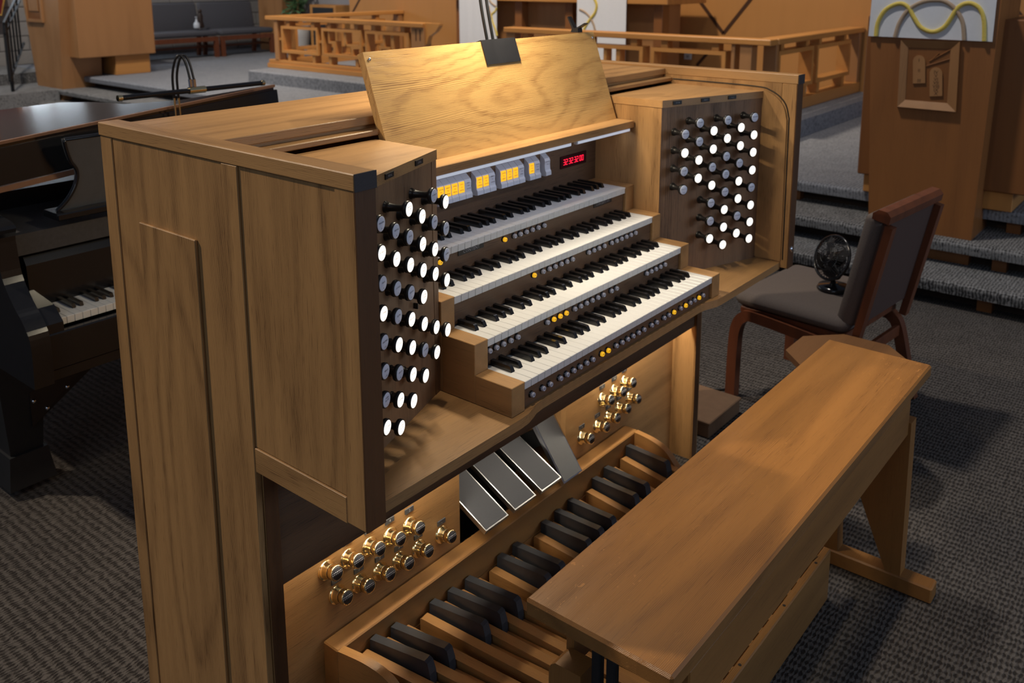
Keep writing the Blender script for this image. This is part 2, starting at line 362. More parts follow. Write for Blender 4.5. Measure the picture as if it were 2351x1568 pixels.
def wloc(o):
    v = Vector((0, 0, 0))
    while o: v = v + o.location; o = o.parent
    return v
def put(name, me, mat, parent=None, loc=(0, 0, 0), rot=(0, 0, 0)):
    if mat and not me.materials: me.materials.append(mat)
    o = bpy.data.objects.new(name, me); COL.objects.link(o); o.parent = parent; o.location = loc; o.rotation_euler = rot; return o
def obj(name, mb, mat, parent=None, local=False):
    """mesh given in world coordinates (parents only translate) unless local"""
    off = (0, 0, 0) if (local or not parent) else tuple(wloc(parent))
    return put(name, mb.mesh(name, off), mat, parent)
def tag(o, label, cat=None, group=None, kind=None):
    if label: o['label'] = label
    if cat: o['category'] = cat
    if group: o['group'] = group
    if kind: o['kind'] = kind
    return o
def thing(name, label, cat, loc=(0, 0, 0), rotz=0, group=None):
    o = bpy.data.objects.new(name, None); COL.objects.link(o); o.location = loc; o.rotation_euler = (0, 0, rotz); o.empty_display_size = .05
    return tag(o, label, cat, group)
def struct(name, mb, mat, label):
    o = obj(name, mb, mat); return tag(o, label, None, None, 'structure')
def bez(pts, n=8):
    """Catmull-Rom through points"""
    P = [Vector(p) for p in pts]; out = []
    for i in range(len(P) - 1):
        a, b_, c, d = P[max(i - 1, 0)], P[i], P[i + 1], P[min(i + 2, len(P) - 1)]
        for k in range(n):
            t = k / n
            out.append(.5 * ((2 * b_) + (c - a) * t + (2 * a - 5 * b_ + 4 * c - d) * t * t + (3 * b_ - a - 3 * c + d) * t ** 3))
    out.append(P[-1]); return out
# lettering: all text meshes are made once from the built-in font and shared
_T = {}
def text_mesh(body, size, mat, extrude=0.0):
    k = (body, size, mat.name, extrude)
    if k not in _T:
        cu = bpy.data.curves.new('lettering', 'FONT'); cu.body = body; cu.size = size; cu.align_x = 'CENTER'; cu.align_y = 'CENTER'; cu.resolution_u = 1; cu.extrude = extrude
        o = bpy.data.objects.new('lettering', cu); COL.objects.link(o)
        dg = bpy.context.evaluated_depsgraph_get(); dg.update()
        me = bpy.data.meshes.new_from_object(o.evaluated_get(dg)); me.name = 'lettering'; me.materials.clear(); me.materials.append(mat)
        bpy.data.objects.remove(o); bpy.data.curves.remove(cu); _T[k] = me
    return _T[k]
def px(x, y):
    """direction of a photo pixel"""
    f = Vector((math.sin(YAW) * math.cos(PIT), math.cos(YAW) * math.cos(PIT), math.sin(PIT))); r = Vector((math.cos(YAW), -math.sin(YAW), 0)); u = r.cross(f)
    return f + r * (x - PPX) / PXF - u * (y - PPY) / PXF
def onx(x, y, X): d = px(x, y); return CAM + d * ((X - CAM.x) / d.x)
def ony(x, y, Y): d = px(x, y); return CAM + d * ((Y - CAM.y) / d.y)
def onz(x, y, Z): d = px(x, y); return CAM + d * ((Z - CAM.z) / d.z)
# ================================================================ organ console
W, T = .9004, .0424
WI = W - T
YF, YM, YB = -.1278, .182, .6703
ZT = 1.3888
KY = [-.0872, .0142, .1104, .2055]; KZ = [.8545, .9229, .9961, 1.0698]; KX = .4235
CX = .468                                    # outer face of the key cheeks / inner corner of the jambs
con = thing('organ_console', 'large four manual oak organ console with illuminated drawknobs, beside the long oak bench', 'organ', (0, .3, 0))

stileShade = oak('oak_dark_edging', 2, srgb(102, 68, 42), srgb(56, 36, 22), rings=8, ringscale=4, pores=.6)  # oak darkened to stand in for shade on the front faces
endShade = plain('end_grain', srgb(58, 50, 50), .6, noise=.35, nscale=500)  # trim end grain with the shade of that side in its colour
for sd in (-1, 1):
    def bx(x0, y0, z0, x1, y1, z1, c=.0015):
        return MB().box(sd * x0, y0, z0, sd * x1, y1, z1, c)
    core = MB().box(sd * WI, YM + .002, 0, sd * (W - .012), YB - .004, 1.3605).box(sd * WI, -.0792, .776, sd * (W - .012), YM + .002, 1.3605)
    obj('side_board', core, oakZ, con)
    obj('side_stile', bx(W - .012, .6245, 0, W, YB, 1.3602), oakZ, con)              # rear stile, groove beside it
    obj('side_panel', bx(W - .012, .2302, 0, W - .001, .6205, 1.3602), oakZs, con)
    obj('raised_panel', bx(W - .001, .326, 0, W + .0055, .53, 1.198, .0015), oakZs, con)
    obj('side_stile', bx(W - .012, YM, 0, W + .0012, .2302, 1.3602), oakZ, con)
    obj('front_panel', bx(W - .012, -.0795, .8205, W - .0028, YM - .0005, 1.3602), oakZs, con)
    obj('front_stile', bx(WI, YF, .7727, W, -.0797, 1.3602), oakZ, con)
    obj('bottom_rail', bx(WI + .002, -.0793, .770, W, YM - .0005, .820), oakY, con)
    obj('front_stile', bx(WI, YM - .003, 0, W - .013, YM + .0015, .7695), oakZ, con)    # narrow face of the lower side
    obj('front_edging', bx(WI - .0005, YF - .0022, .7722, W + .0005, YF - .0002, 1.3600, .0004), stileShade, con)  # thin sheet of painted shade over the stile front
    obj('front_edging', bx(WI - .001, YM - .0052, 0, W - .0125, YM - .0032, .7693, .0004), stileShade, con)  # painted shade again, over the lower stile front
    obj('end_grain', bx(WI - .0014, YF - .0050, 1.3602, W + .0024, YF - .0032, ZT + .0003, .0004), endShade, con)  # cap on the trim end, darkened to imitate shade
    obj('top_trim', bx(WI - .001, YF - .003, 1.3606, W + .002, YB + .002, ZT, .0018), oakY, con)
# tambour groove in the right side wall (a slim curved channel standing slightly proud so it reads as a line)
gp = [(.30, 1.347), (.02, 1.345), (-.045, 1.335), (-.088, 1.305), (-.105, 1.262), (-.108, 1.20), (-.112, .80)]
gp = [(p.y, p.z) for p in bez([(0, a, b) for a, b in gp], 8)]
inner = [(y + .010, z - .008) for y, z in gp]
for sd in (-1, 1):
    g = MB()
    pl = [(sd * (WI - .004), y, z) for y, z in gp]
    n = len(gp)
    liner = MB()
    # inside lining board with a rounded corner, 4 mm proud of the wall: its edge is the track
    poly = [(y + .006, z - .005) for y, z in gp] + [(.30, .795)]
    liner.prism(poly, 0, sd * WI, sd * (WI - .004))
    obj('side_lining', liner, oakZ, con)
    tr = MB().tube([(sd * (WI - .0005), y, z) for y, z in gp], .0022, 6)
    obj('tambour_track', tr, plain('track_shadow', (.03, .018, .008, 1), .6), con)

obj('back_panel', MB().box(-WI, .652, 0, WI, YB - .002, 1.362), oakZs, con)
obj('roof_board', MB().box(-WI + .001, .330, 1.3605, WI - .001, YB + .001, 1.380, .0015), oakX, con)
obj('roof_rail', MB().box(-WI + .001, .338, 1.343, WI - .001, .360, 1.3604), oakX, con)
obj('tambour_slat', MB().box(-WI + .001, .303, 1.340, WI - .001, .352, 1.3525, .002), oakX, con)

# jambs
JA = Vector((CX, .117)); JB = Vector((WI, -.02))
ju = (JB - JA).normalized(); jn = Vector((ju.y, -ju.x))
if jn.y > 0: jn = -jn
JTOP = 1.332
for sd in (-1, 1):
    m = lambda p: (sd * p[0], p[1])
    a, b_ = JA, JB
    c, d = JB - jn * .018, JA - jn * .018
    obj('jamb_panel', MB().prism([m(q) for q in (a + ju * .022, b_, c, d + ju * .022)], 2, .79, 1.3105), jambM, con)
    a2 = JA + ju * .0215; 
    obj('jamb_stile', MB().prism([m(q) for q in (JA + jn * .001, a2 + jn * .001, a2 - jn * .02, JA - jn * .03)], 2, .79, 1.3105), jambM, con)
    lid = [JA + jn * .003, JB + jn * .003, Vector((WI, .302)), Vector((CX - .002, .302)), Vector((CX - .002, JA.y))]
    obj('jamb_lid', MB().prism([m(q) for q in lid], 2, 1.3107, JTOP), oakX, con)
    obj('jamb_wall', MB().box(sd * CX, JA.y + .001, .79, sd * (CX + .016), .360, 1.3105), oakZ, con)
    # small dark plaques along the lid edge
    for t in ((.088, .215) if sd < 0 else (.055, .165, .275)):
        p = JA + ju * t + jn * .0045
        ang = math.atan2(ju.y, ju.x)
        o = put('division_plaque', None or MB().box(-.0165, -.0015, -.0055, .0165, .0015, .0055, .0006).mesh('division_plaque'), blackP, con,
                (sd * p.x, p.y - .3, 1.3225), (0, 0, sd * ang))
        put('lettering', text_mesh({-1: ('SWELL', 'PEDAL'), 1: ('CHOIR', 'GREAT', 'SOLO')}[sd][((.088, .215) if sd < 0 else (.055, .165, .275)).index(t)], .0055, plateT), None, o, (0, -.0017, 0), (pi / 2, 0, 0))

# desk board with a shallow recess below the manuals
fr = [(-WI, -.104), (-.455, -.104), (-.43, -.102), (-.405, -.095), (-.385, -.088), (-.36, -.085)]
fr = fr + [(-x, y) for x, y in fr[::-1]]
obj('desk_board', MB().prism(fr + [(WI, .30), (-WI, .30)], 2, .768, .790), oakX, con)
obj('apron', MB().box(-WI, .187, .500, WI, .202, .768), slipM, con)

# lower body
obj('knee_panel', MB().box(-WI, .268, 0, -.249, .286, .62), oakX, con)
obj('knee_panel', MB().box(.218, .268, 0, WI, .286, .62), oakX, con)
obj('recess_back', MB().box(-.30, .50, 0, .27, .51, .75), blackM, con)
obj('recess_side', MB().box(-.262, .286, 0, -.250, .50, .62), oakX, con)
obj('recess_side', MB().box(.219, .286, 0, .231, .50, .62), oakX, con)

# manuals -------------------------------------------------------------
WP = 2 * KX / 36
def white_mesh():
    g = .00055
    P = MB().box(g, .0015, -.0185, WP - g, .150, 0, .0009)
    P.box(g, 0, -.004, WP - g, .003, 0, .0009)
    return P.mesh('white_key')
def black_mesh():
    h, wb, wt = .0132, .0060, .0047
    V = [(-wb, 0, -.002), (wb, 0, -.002), (wb, .100, -.002), (-wb, .100, -.002), (-wt, .0062, h - .0012), (wt, .0062, h - .0012), (wt, .100, h), (-wt, .100, h), (-wt, .010, h), (wt, .010, h)]
    return MB().hull(V).mesh('black_key')
WM, BM_ = white_mesh(), black_mesh(); WM.materials.append(ivory); BM_.materials.append(ebony)
SHARP = {0: -.0018, 1: .0018, 3: -.0026, 4: 0, 5: .0026}
for k in range(4):
    man = bpy.data.objects.new('manual', None); COL.objects.link(man); man.parent = con; man.location = (0, KY[k] - .3, KZ[k]); man.empty_display_size = .02
    for i in range(36):
        put('white_key', WM, None, man, (-KX + i * WP, 0, 0))
        if i % 7 in SHARP and i < 35:
            put('black_key', BM_, None, man, (-KX + (i + 1) * WP + SHARP[i % 7], .0485, 0))
    put('key_bed', MB().box(-KX, .02, -.05, KX, .16, -.0195).mesh('key_bed'), slipM, man)
# cheek blocks beside the keys
YN = [.0135, .1095, .205, .345]
for k in range(4):
    for sd in (-1, 1):
        obj('key_cheek', MB().box(sd * (KX + .0008), KY[k] - .0005, .7905, sd * (CX - .0005), YN[k], KZ[k] + .0012, .0012), oakY, con)
# slips with thumb pistons
SL = [(-.0785, .7905, .8365), (KY[1] + .008, KZ[0] + .004, KZ[1] - .0185), (KY[2] + .008, KZ[1] + .004, KZ[2] - .0185), (KY[3] + .008, KZ[2] + .004, KZ[3] - .0185)]
for y, z0, z1 in SL:
    obj('key_slip', MB().box(-KX, y, z0, KX, y + .02, z1), slipM, con)
PIST = [
 (.8135, [-.393, -.356, -.330, -.293, -.268, -.242, -.217, -.191, -.166, -.127, -.101, -.066, -.040, -.015, .010, .036, .062, .099, .124, .162, .187, .214, .250, .277, .303, .327, .353, .377], (9, 10, 21, 23, 26)),
 (.8925, [-.415, -.392, -.368, -.343, -.318, -.208, -.183, -.158, -.133, -.098, -.073, -.048, -.023, .002, .027, .064, .088, .239, .263, .287, .312, .337], (6, 7, 8)),
 (.9675, [-.135, -.099, -.073, -.049, -.023, .001, .026, .100, .124, .148, .174, .210, .235, .260, .285, .309, .334], (0,)),
 (1.0400, [-.366, -.133, -.094, -.071, -.046, -.021, .004, .030], (0, 1))]
collarM = MB().lathe((0, 0, 0), (0, -1, 0), [(.0078, -.002), (.0078, .0015), (.0062, .003), (.0062, .0032)], 16).mesh('collar'); collarM.materials.append(blackP)
pb = MB().lathe((0, 0, 0), (0, -1, 0), [(.0058, .002), (.0058, .0078), (.0050, .0092), (.0050, .0094)], 16)
pmG = pb.mesh('piston'); pmG.materials.append(greyB); pmY = pb.mesh('piston'); pmY.materials.append(yelB)
def dash_mesh(mt):
    me = MB().box(-.0022, -.0096, -.0007, .0022, -.0094, .0007).mesh('engraving'); me.materials.append(mt); return me
dG, dY = dash_mesh(ink), dash_mesh(plain('amber_ink', (.25, .10, .01, 1), .6))
for (y, _, _), (z, xs, lit) in zip(SL, PIST):
    for i, x in enumerate(xs):
        p = put('thumb_piston', pmY if i in lit else pmG, None, con, (x, y - .3, z))
        put('collar', collarM, None, p); put('engraving', dY if i in lit else dG, None, p)
# name plates on the slip below the top manual
for xc, s, sz in ((-.255, 'CONTENT', .0125), (.312, 'CONCERTO 471', .0095)):
    pl = put('name_plate', MB().box(-.046, -.0022, -.0068, .046, .001, .0068, .0006).mesh('name_plate'), blackP, con, (xc, SL[3][0] - .3, 1.0445))
    put('lettering', text_mesh(s, sz, plateT), None, pl, (0, -.0024, 0), (pi / 2, 0, 0))
# fascia with rocker tabs and display
obj('fascia', MB().box(-CX, .345, 1.05, CX, .358, 1.262), slipM, con)
def tab_mesh():
    pr = [(.014, 1.190), (-.001, 1.178), (-.004, 1.170), (-.003, 1.160), (-.0045, 1.1455), (-.008, 1.140), (-.0085, 1.1295), (-.004, 1.128), (.014, 1.128)]
    return MB().prism([(y, z - 1.16) for y, z in pr], 0, -.0121, .0121).mesh('rocker_tab')
TAB = tab_mesh(); TAB.materials.append(whiteP)
lab = MB().hull([(x, y - .0006, z) for x in (-.0103, .0103) for y, z in ((-.0034, .0155), (-.0050, -.0125))] + [(x, y + .001, z) for x in (-.0103, .0103) for y, z in ((-.0034, .0155), (-.0050, -.0125))]).mesh('tab_label'); lab.materials.append(yelT)
tt = [('CHOIR|TO|PEDAL', 1), ('GREAT|TO|PEDAL', 1), ('SWELL|TO|PEDAL', 1), ('SOLO|TO|PEDAL', 1), ('BASS|ON|CHOIR', 0), ('SWELL|TO|CHOIR', 1), ('SOLO|TO|CHOIR', 1), ('GREAT|TO|CHOIR', 0),
      ('CHOIR|TO|GREAT', 1), ('SWELL|TO|GREAT', 1), ('SOLO|TO|GREAT', 1), ('MELODY|ON|SWELL', 0), ('SOLO|TO|SWELL', 1), ('CHOIR|TO|SWELL', 0), ('CHORUS|FULL', 0)]
tx = [-.2365 + .0251 * i for i in range(5)] + [-.0925 + .0255 * i for i in range(3)] + [.0045 + .0256 * i for i in range(4)] + [.1270, .1525] + [.2000]
for (s, lit), x in zip(tt, tx):
    t = put('rocker_tab', TAB, None, con, (x, .331 - .3, 1.16))
    if lit: put('tab_label', lab, None, t)
    for j, ln in enumerate(s.split('|')):
        z = .009 - .0075 * j
        put('lettering', text_mesh(ln, .0050, ink), None, t, (0, -.0048 - (.009 - z) * .055 - .0003, z), (pi / 2 + .055, 0, 0))
dp = put('digital_display', MB().box(-.0655, -.002, -.0185, .0655, .004, .0185, .001).mesh('digital_display'), plain('display_glass', (.03, .003, .008, 1), .15), con, (.3487, .3435 - .3, 1.1480))
def seg_digit(ch):
    segs = {'3': 'abgcd', '2': 'abged', '0': 'abcdef'}[ch]; w_, h_, t_ = .0047, .0088, .0023
    R = {'a': (-w_, h_ - t_, w_, h_), 'd': (-w_, -h_, w_, -h_ + t_), 'g': (-w_, -t_ / 2, w_, t_ / 2), 'b': (w_ - t_, 0, w_, h_), 'c': (w_ - t_, -h_, w_, 0), 'f': (-w_, 0, -w_ + t_, h_), 'e': (-w_, -h_, -w_ + t_, 0)}
    mb = MB()
    for q in segs: a, b2, c, d = R[q]; mb.box(a + .0003, -.0004, b2 + .0003, c - .0003, 0, d - .0003)
    me = mb.mesh('display_digit'); me.materials.append(redD); return me
DG = {c: seg_digit(c) for c in '320'}
xx = -.0485
for i, c in enumerate('32323200'):
    put('display_digit', DG[c], None, dp, (xx, -.0024, 0)); xx += .0118 + (.0035 if i % 2 else 0)
# music shelf, led profile, music desk
obj('music_shelf', MB().box(-.463, .205, 1.245, .463, .300, 1.266, .0015), oakX, con)
for x0, x1 in ((-.45, .155), (.180, .452)):
    l = obj('led_profile', MB().box(x0, .212, 1.2335, x1, .2245, 1.2448, .002), ledM, con)
    obj('diffuser', MB().box(x0 + .004, .2105, 1.2355, x1 - .004, .2125, 1.2425), plain('led_diffuser', srgb(214, 220, 236), .5, emit=(.78, .86, 1, 1), es=.35), l)
    light('shelf_strip_light', 'AREA', ((x0 + x1) / 2, .222, 1.2325), ((x0 + x1) / 2, .262, 1.10), .085 * (x1 - x0) / .3, (.74, .82, 1.0), x1 - x0, size_y=.01)
md_top, md_bot = Vector((.35, 1.521)), Vector((.262, 1.2655))
dv = (md_top - md_bot).normalized(); nv = Vector((dv.y, -dv.x))
q = [md_bot, md_top, md_top + nv * .020, md_bot + nv * .020]
desk = obj('music_desk', MB().prism([(p.x, p.y) for p in q], 0, -.4535, .4535), oakDesk, con)
for x in (-.440, .440):
    c = md_bot + dv * .252
    obj('screw', MB().sphere((x, c.x - .0005, c.y), .0045, 10, 6, (1, .6, 1)), chrome, desk)
obj('desk_prop', MB().box(-.03, .345, 1.381, .03, .365, 1.46), oakZ, con)

# drawknobs -------------------------------------------------------------
KL = .050
stem = MB().lathe((0, 0, 0), (0, -1, 0), [(.0115, -.002), (.0115, .002), (.0085, .005), (.0098, .007), (.0078, .010), (.0066, .022), (.0066, .033), (.0085, .038), (.0150, .0415), (.0158, .0435), (.0158, KL - .001), (.0140, KL)], 22).mesh('drawknob'); stem.materials.append(blackP)
fc = MB().lathe((0, 0, 0), (0, -1, 0), [(.0136, KL - .002), (.0136, KL + .0004), (.0125, KL + .0008), (.0001, KL + .0010)], 22)
fU = fc.mesh('knob_face'); fU.materials.append(faceU); fL = fc.mesh('knob_face'); fL.materials.append(faceL)
R_UZ = {0: [(1.236, 0), (1.181, 1), (1.126, 0), (1.071, 0)], 1: [(1.264, 0), (1.209, 0), (1.154, 1), (1.099, 1)],
        2: [(1.236, 1), (1.181, 1), (1.126, 0), (1.071, 1), (1.016, 0), (.960, 0), (.905, 1)],
        3: [(1.263, 0), (1.208, 1), (1.153, 0), (1.098, 0), (1.043, 0), (.988, 1), (.933, 1), (.877, 1)],
        4: [(1.236, 1), (1.180, 1), (1.126, 0), (1.070, 1), (1.015, 1), (.960, 0), (.905, 1)],
        5: [(1.262, 0), (1.208, 1), (1.154, 1), (1.098, 1), (1.043, 0), (.987, 1), (.933, 1), (.879, 1)]}
L_UZ = {0: [(1.238, 1), (1.182, 0), (1.127, 0), (1.072, 1), (.963, 1)], 1: [(1.264, 0), (1.210, 0), (1.154, 1), (1.103, 1), (.990, 1), (.936, 1)],
        2: [(1.236, 1), (1.181, 1), (1.128, 1), (1.074, 1), (1.018, 1), (.963, 0), (.909, 1)],
        3: [(1.264, 1), (1.210, 0), (1.156, 1), (1.101, 0), (1.048, 1), (.991, 1), (.936, 1), (.881, 1)],
        4: [(1.237, 0), (1.184, 1), (1.128, 0), (1.074, 0), (1.019, 1), (.963, 0), (.909, 1), (.853, 1)],
        5: [(1.265, 0), (1.212, 1), (1.156, 0), (1.100, 1), (1.046, 0), (.990, 0), (.935, 0), (.881, 1)]}
STOPS = ['TREMULANT|', 'CLARION|4', 'TRUMPET|8', 'FAGOTTO|16', 'MIXTURE|IV', 'LARIGOT|1 1/3', 'OCTAVE|2', 'FLUTE|4', 'OCTAVE|4', 'CELESTE|8', 'GAMBA|8', 'STOPPED FLUTE|8', 'PRINCIPAL|8', 'BOURDON|16',
         'OBOE|8', 'CYMBEL|III', 'NAZARD|2 2/3', 'TIERCE|1 3/5', 'OPEN FLUTE|4', 'DULCIANA|8', 'VOX HUMANA|8', 'SUB BASS|16', 'DOUBLE OPEN|32', 'TROMBONE|16', 'CORNET|V', 'PICCOLO|2', 'HARMONIC FLUTE|8', 'VIOLA|8', 'CROMORNE|8', 'GEDACKT|8']
ja = math.atan2(ju.y, ju.x)
si = 0
for sd, tabl, u0, du in ((1, R_UZ, .0495, .0558), (-1, L_UZ, .0625, .0547)):
    for c, rows in tabl.items():
        for z, lit in rows:
            p = JA + ju * (u0 + du * c)
            k = put('drawknob', stem, None, con, (sd * p.x, p.y - .3, z), (0, 0, sd * ja))
            put('knob_face', fL if lit else fU, None, k)
            a, b2 = STOPS[si % len(STOPS)].split('|'); si += 1
            im = inkF if lit else ink
            ws = a.split(' ')
            for j, wd in enumerate(ws):
                put('lettering', text_mesh(wd, .0040 if len(wd) > 6 else .0046, im), None, k, (0, -KL - .0012, (.002 if len(ws) == 1 else .0045) - .005 * j), (pi / 2, 0, 0))
            if b2: put('lettering', text_mesh(b2, .0042, im), None, k, (0, -KL - .0012, -.0085), (pi / 2, 0, 0))

lk = JA + ju * .118 + jn * .004
put('latch', MB().box(-.0018, -.006, -.006, .0018, .004, .006, .0006).mesh('latch'), blackP, con, (-lk.x, lk.y - .3, 1.030), (0, 0, -ja))
obj('lock', MB().lathe((.884, -.1275, .832), (0, -1, 0), [(.010, 0), (.010, .004), (.007, .006), (.0001, .006)], 16), chrome, con)
# toe studs and expression shoes ------------------------------------------
TILT = .22
ax = (0, -math.cos(TILT), math.sin(TILT))
SLN = .041
ts = MB().lathe((0, 0, 0), ax, [(.0230, -.010), (.0232, .001), (.0222, .0035), (.0205, .0045), (.0190, .0085), (.0168, .0130), (.0164, .0200), (.0158, .0212)], 28).lathe((0, 0, 0), ax, [(.0160, .0238), (.0168, .0246), (.0168, .0372), (.0158, .0395), (.0138, .0400)], 28).mesh('toe_stud'); ts.materials.append(brass)
rg = MB().lathe((0, 0, 0), ax, [(.0152, .0210), (.0156, .0214), (.0156, .0236), (.0152, .0240)], 24).mesh('rubber_ring'); rg.materials.append(blackM)
dotm, nt, b = newmat('stud_pad'); 
tc = N(nt, 'ShaderNodeTexCoord'); vo = N(nt, 'ShaderNodeTexVoronoi'); vo.inputs['Scale'].default_value = 230; vo.inputs['Randomness'].default_value = 0
nt.links.new(tc.outputs['Object'], vo.inputs['Vector'])
rp = N(nt, 'ShaderNodeMapRange'); rp.inputs[1].default_value = .22; rp.inputs[2].default_value = .34; nt.links.new(vo.outputs['Distance'], rp.inputs[0])
mx = N(nt, 'ShaderNodeMix', data_type='RGBA'); mx.inputs[6].default_value = srgb(196, 196, 200); mx.inputs[7].default_value = srgb(38, 38, 44)
nt.links.new(rp.outputs[0], mx.inputs[0]); nt.links.new(mx.outputs[2], b.inputs['Base Color']); b.inputs['Roughness'].default_value = .4
pad = MB().lathe((0, 0, 0), ax, [(.0139, .0396), (.0137, .0405), (.0001, .0410)], 24).mesh('stud_pad'); pad.materials.append(dotm)
tips = [(-.690, .417, '10'), (-.628, .412, '8'), (-.564, .407, '6'), (-.500, .398, '4'), (-.436, .393, '2'), (-.326, .311, '-'), (-.664, .342, '9'), (-.599, .332, '7'), (-.535, .326, '5'), (-.474, .320, '3'), (-.408, .316, '1'),
        (.531, .406, '16'), (.471, .398, '14'), (.402, .396, '12'), (.564, .337, '17'), (.502, .328, '15'), (.439, .321, '13'), (.378, .316, '11'), (.293, .313, '+')]
for x, z, s in tips:
    zb = z - .0075 - SLN * math.sin(TILT)
    k = put('toe_stud', ts, None, con, (x + .0080, .268 - .3, zb))
    put('rubber_ring', rg, None, k); put('stud_pad', pad, None, k)
    pl = put('stud_plaque', MB().box(-.014, -.0025, -.0065, .014, .001, .0065, .0005).mesh('stud_plaque'), plain('dark_plaque', srgb(70, 72, 78), .4), k, (0, 0, .0415 if z > .36 else .0345))
    put('lettering', text_mesh(s, .010, plain('plaque_white', srgb(210, 210, 214), .5)), None, k, (0, -.0027, .0415 if z > .36 else .0345), (pi / 2, 0, 0))
for xl, yb, zb, dy, dz in ((-.223, .200, .281, .150, .076), (-.104, .200, .281, .150, .076), (.012, .198, .281, .152, .075), (.125, .205, .247, .100, .138)):
    L = math.hypot(dy, dz); e = Vector((dy / L, dz / L)); n = Vector((-e.y, e.x)) 
    ln, wd = .30, .091
    o = Vector((yb, zb))
    def slab(t0, t1, x0, x1, h0, h1):
        P = []
        for t in (t0, t1):
            for h in (h0, h1):
                q = o + e * t + n * h
                for x in (x0, x1): P.append((x, q.x, q.y))
        return MB().hull(P)
    sh = obj('swell_shoe', slab(0, ln, xl, xl + wd, -.014, 0), alu, con)
    obj('rubber_tread', slab(.004, ln - .004, xl + .004, xl + wd - .004, 0, .0014), shoeM, sh)
    obj('shoe_arm', slab(.12, .17, xl + .03, xl + .06, -.12, -.014), blackM, sh)

# warm strip lights under the desk, behind the apron
for x0, x1, pw_ in ((-.80, -.30, 2.0), (.25, .80, 2.2), (-.28, .22, .8)):
    f = obj('under_desk_lamp', MB().box(x0, .215, .600, x1, .240, .612), ledM, con)
    lo = light('strip_light', 'AREA', ((x0 + x1) / 2, .228, .597), ((x0 + x1) / 2, .228, 0), pw_, (1.0, .88, .68), x1 - x0, size_y=.02)
# ================================================================ pedalboard
ped = thing('pedalboard', 'concave oak organ pedalboard with black capped sharps, on the carpet under the console', 'pedalboard', (-.07, -.1, 0))
PP = .0638; PX0 = -.6055 - .5 * PP              # centre of the lowest natural
def sag(i): return .0395 * (1 - ((i - 9) / 8.5) ** 2)
def ztop(i): return .2135 - max(-.012, sag(i))   # top of a sharp at its back end
PBY = .2105
fr_ = MB()
xs = [PX0 - .052 + k * (18 * PP + .104) / 24 for k in range(25)]
obj('toe_board', MB().box(-.703, .214, 0.0, .545, .264, .2365, .003), pedX, ped)
obj('toe_strip', MB().box(-.700, .2115, .03, .542, .2138, .150), pedX, ped)
nat = MB().hull([(x, y, z) for x in (-.0125, .0125) for y, z in ((0, 0), (-.004, .0025), (-.63, -.022), (-.635, -.075), (0, -.055))] ).mesh('natural_pedal'); nat.materials.append(pedY)
for i in range(19):
    x = PX0 + PP * i
    put('natural_pedal', nat, None, ped, (x + .07, PBY + .1 - .002, ztop(i) - .026), (0, 0, (-.07 - x) / 3.6))
shp = MB().hull([(x * k, y, z) for x in (-.0115, .0115) for y, z, k in ((0, 0, .9), (-.152, .009, .9), (-.160, .005, .9), (0, -.05, 1), (-.170, -.055, 1), (-.167, -.02, 1))]).mesh('sharp_pedal')
cap = shp; cap.materials.append(ebonyP)
lev = MB().box(-.011, -.66, -.095, .011, -.15, -.050).mesh('sharp_lever'); lev.materials.append(pedY)
for i in range(18):
    if i % 7 in (0, 1, 3, 4, 5):
        x = PX0 + PP * (i + .5)
        o = put('sharp_pedal', shp, None, ped, (x + .07, PBY + .1 - .001, ztop(i + .5)), (0, 0, (-.07 - x) / 3.6))
        put('sharp_lever', lev, None, o)
ck = [(0, .2365), (-.075, .236), (-.13, .222), (-.17, .190), (-.205, .172), (-.31, .165), (-.66, .150), (-.66, 0), (0, 0)]
ck = [(p.x, p.y) for p in bez([(y, z, 0) for y, z in ck[:7]], 6)] + ck[7:]
for x_, sg in ((-.703, 1), (.545, -1)):
    put('pedal_cheek', MB().prism(ck, 0, 0, sg * .021).mesh('pedal_cheek'), pedY, ped, (x_ + .07, .2138 + .1, 0), (0, 0, sg * .165))
hb = obj('heel_board', MB().box(-.60, -.462, 0, .445, -.442, .155, .003), pedX, ped)
for x in (-.45, -.1, .15, .36): obj('screw', MB().cyl((x, -.452, .154), (x, -.452, .1556), .004, n=10), blackM, hb)
obj('heel_rail', MB().box(-.58, -.43, .03, .425, -.40, .085, .002), pedX, ped)
obj('base_board', MB().prism([(-.68, .21), (.522, .21), (.43, -.44), (-.585, -.44)], 2, .004, .016), plain('pedal_base', srgb(70, 48, 28), .7, noise=.2), ped)

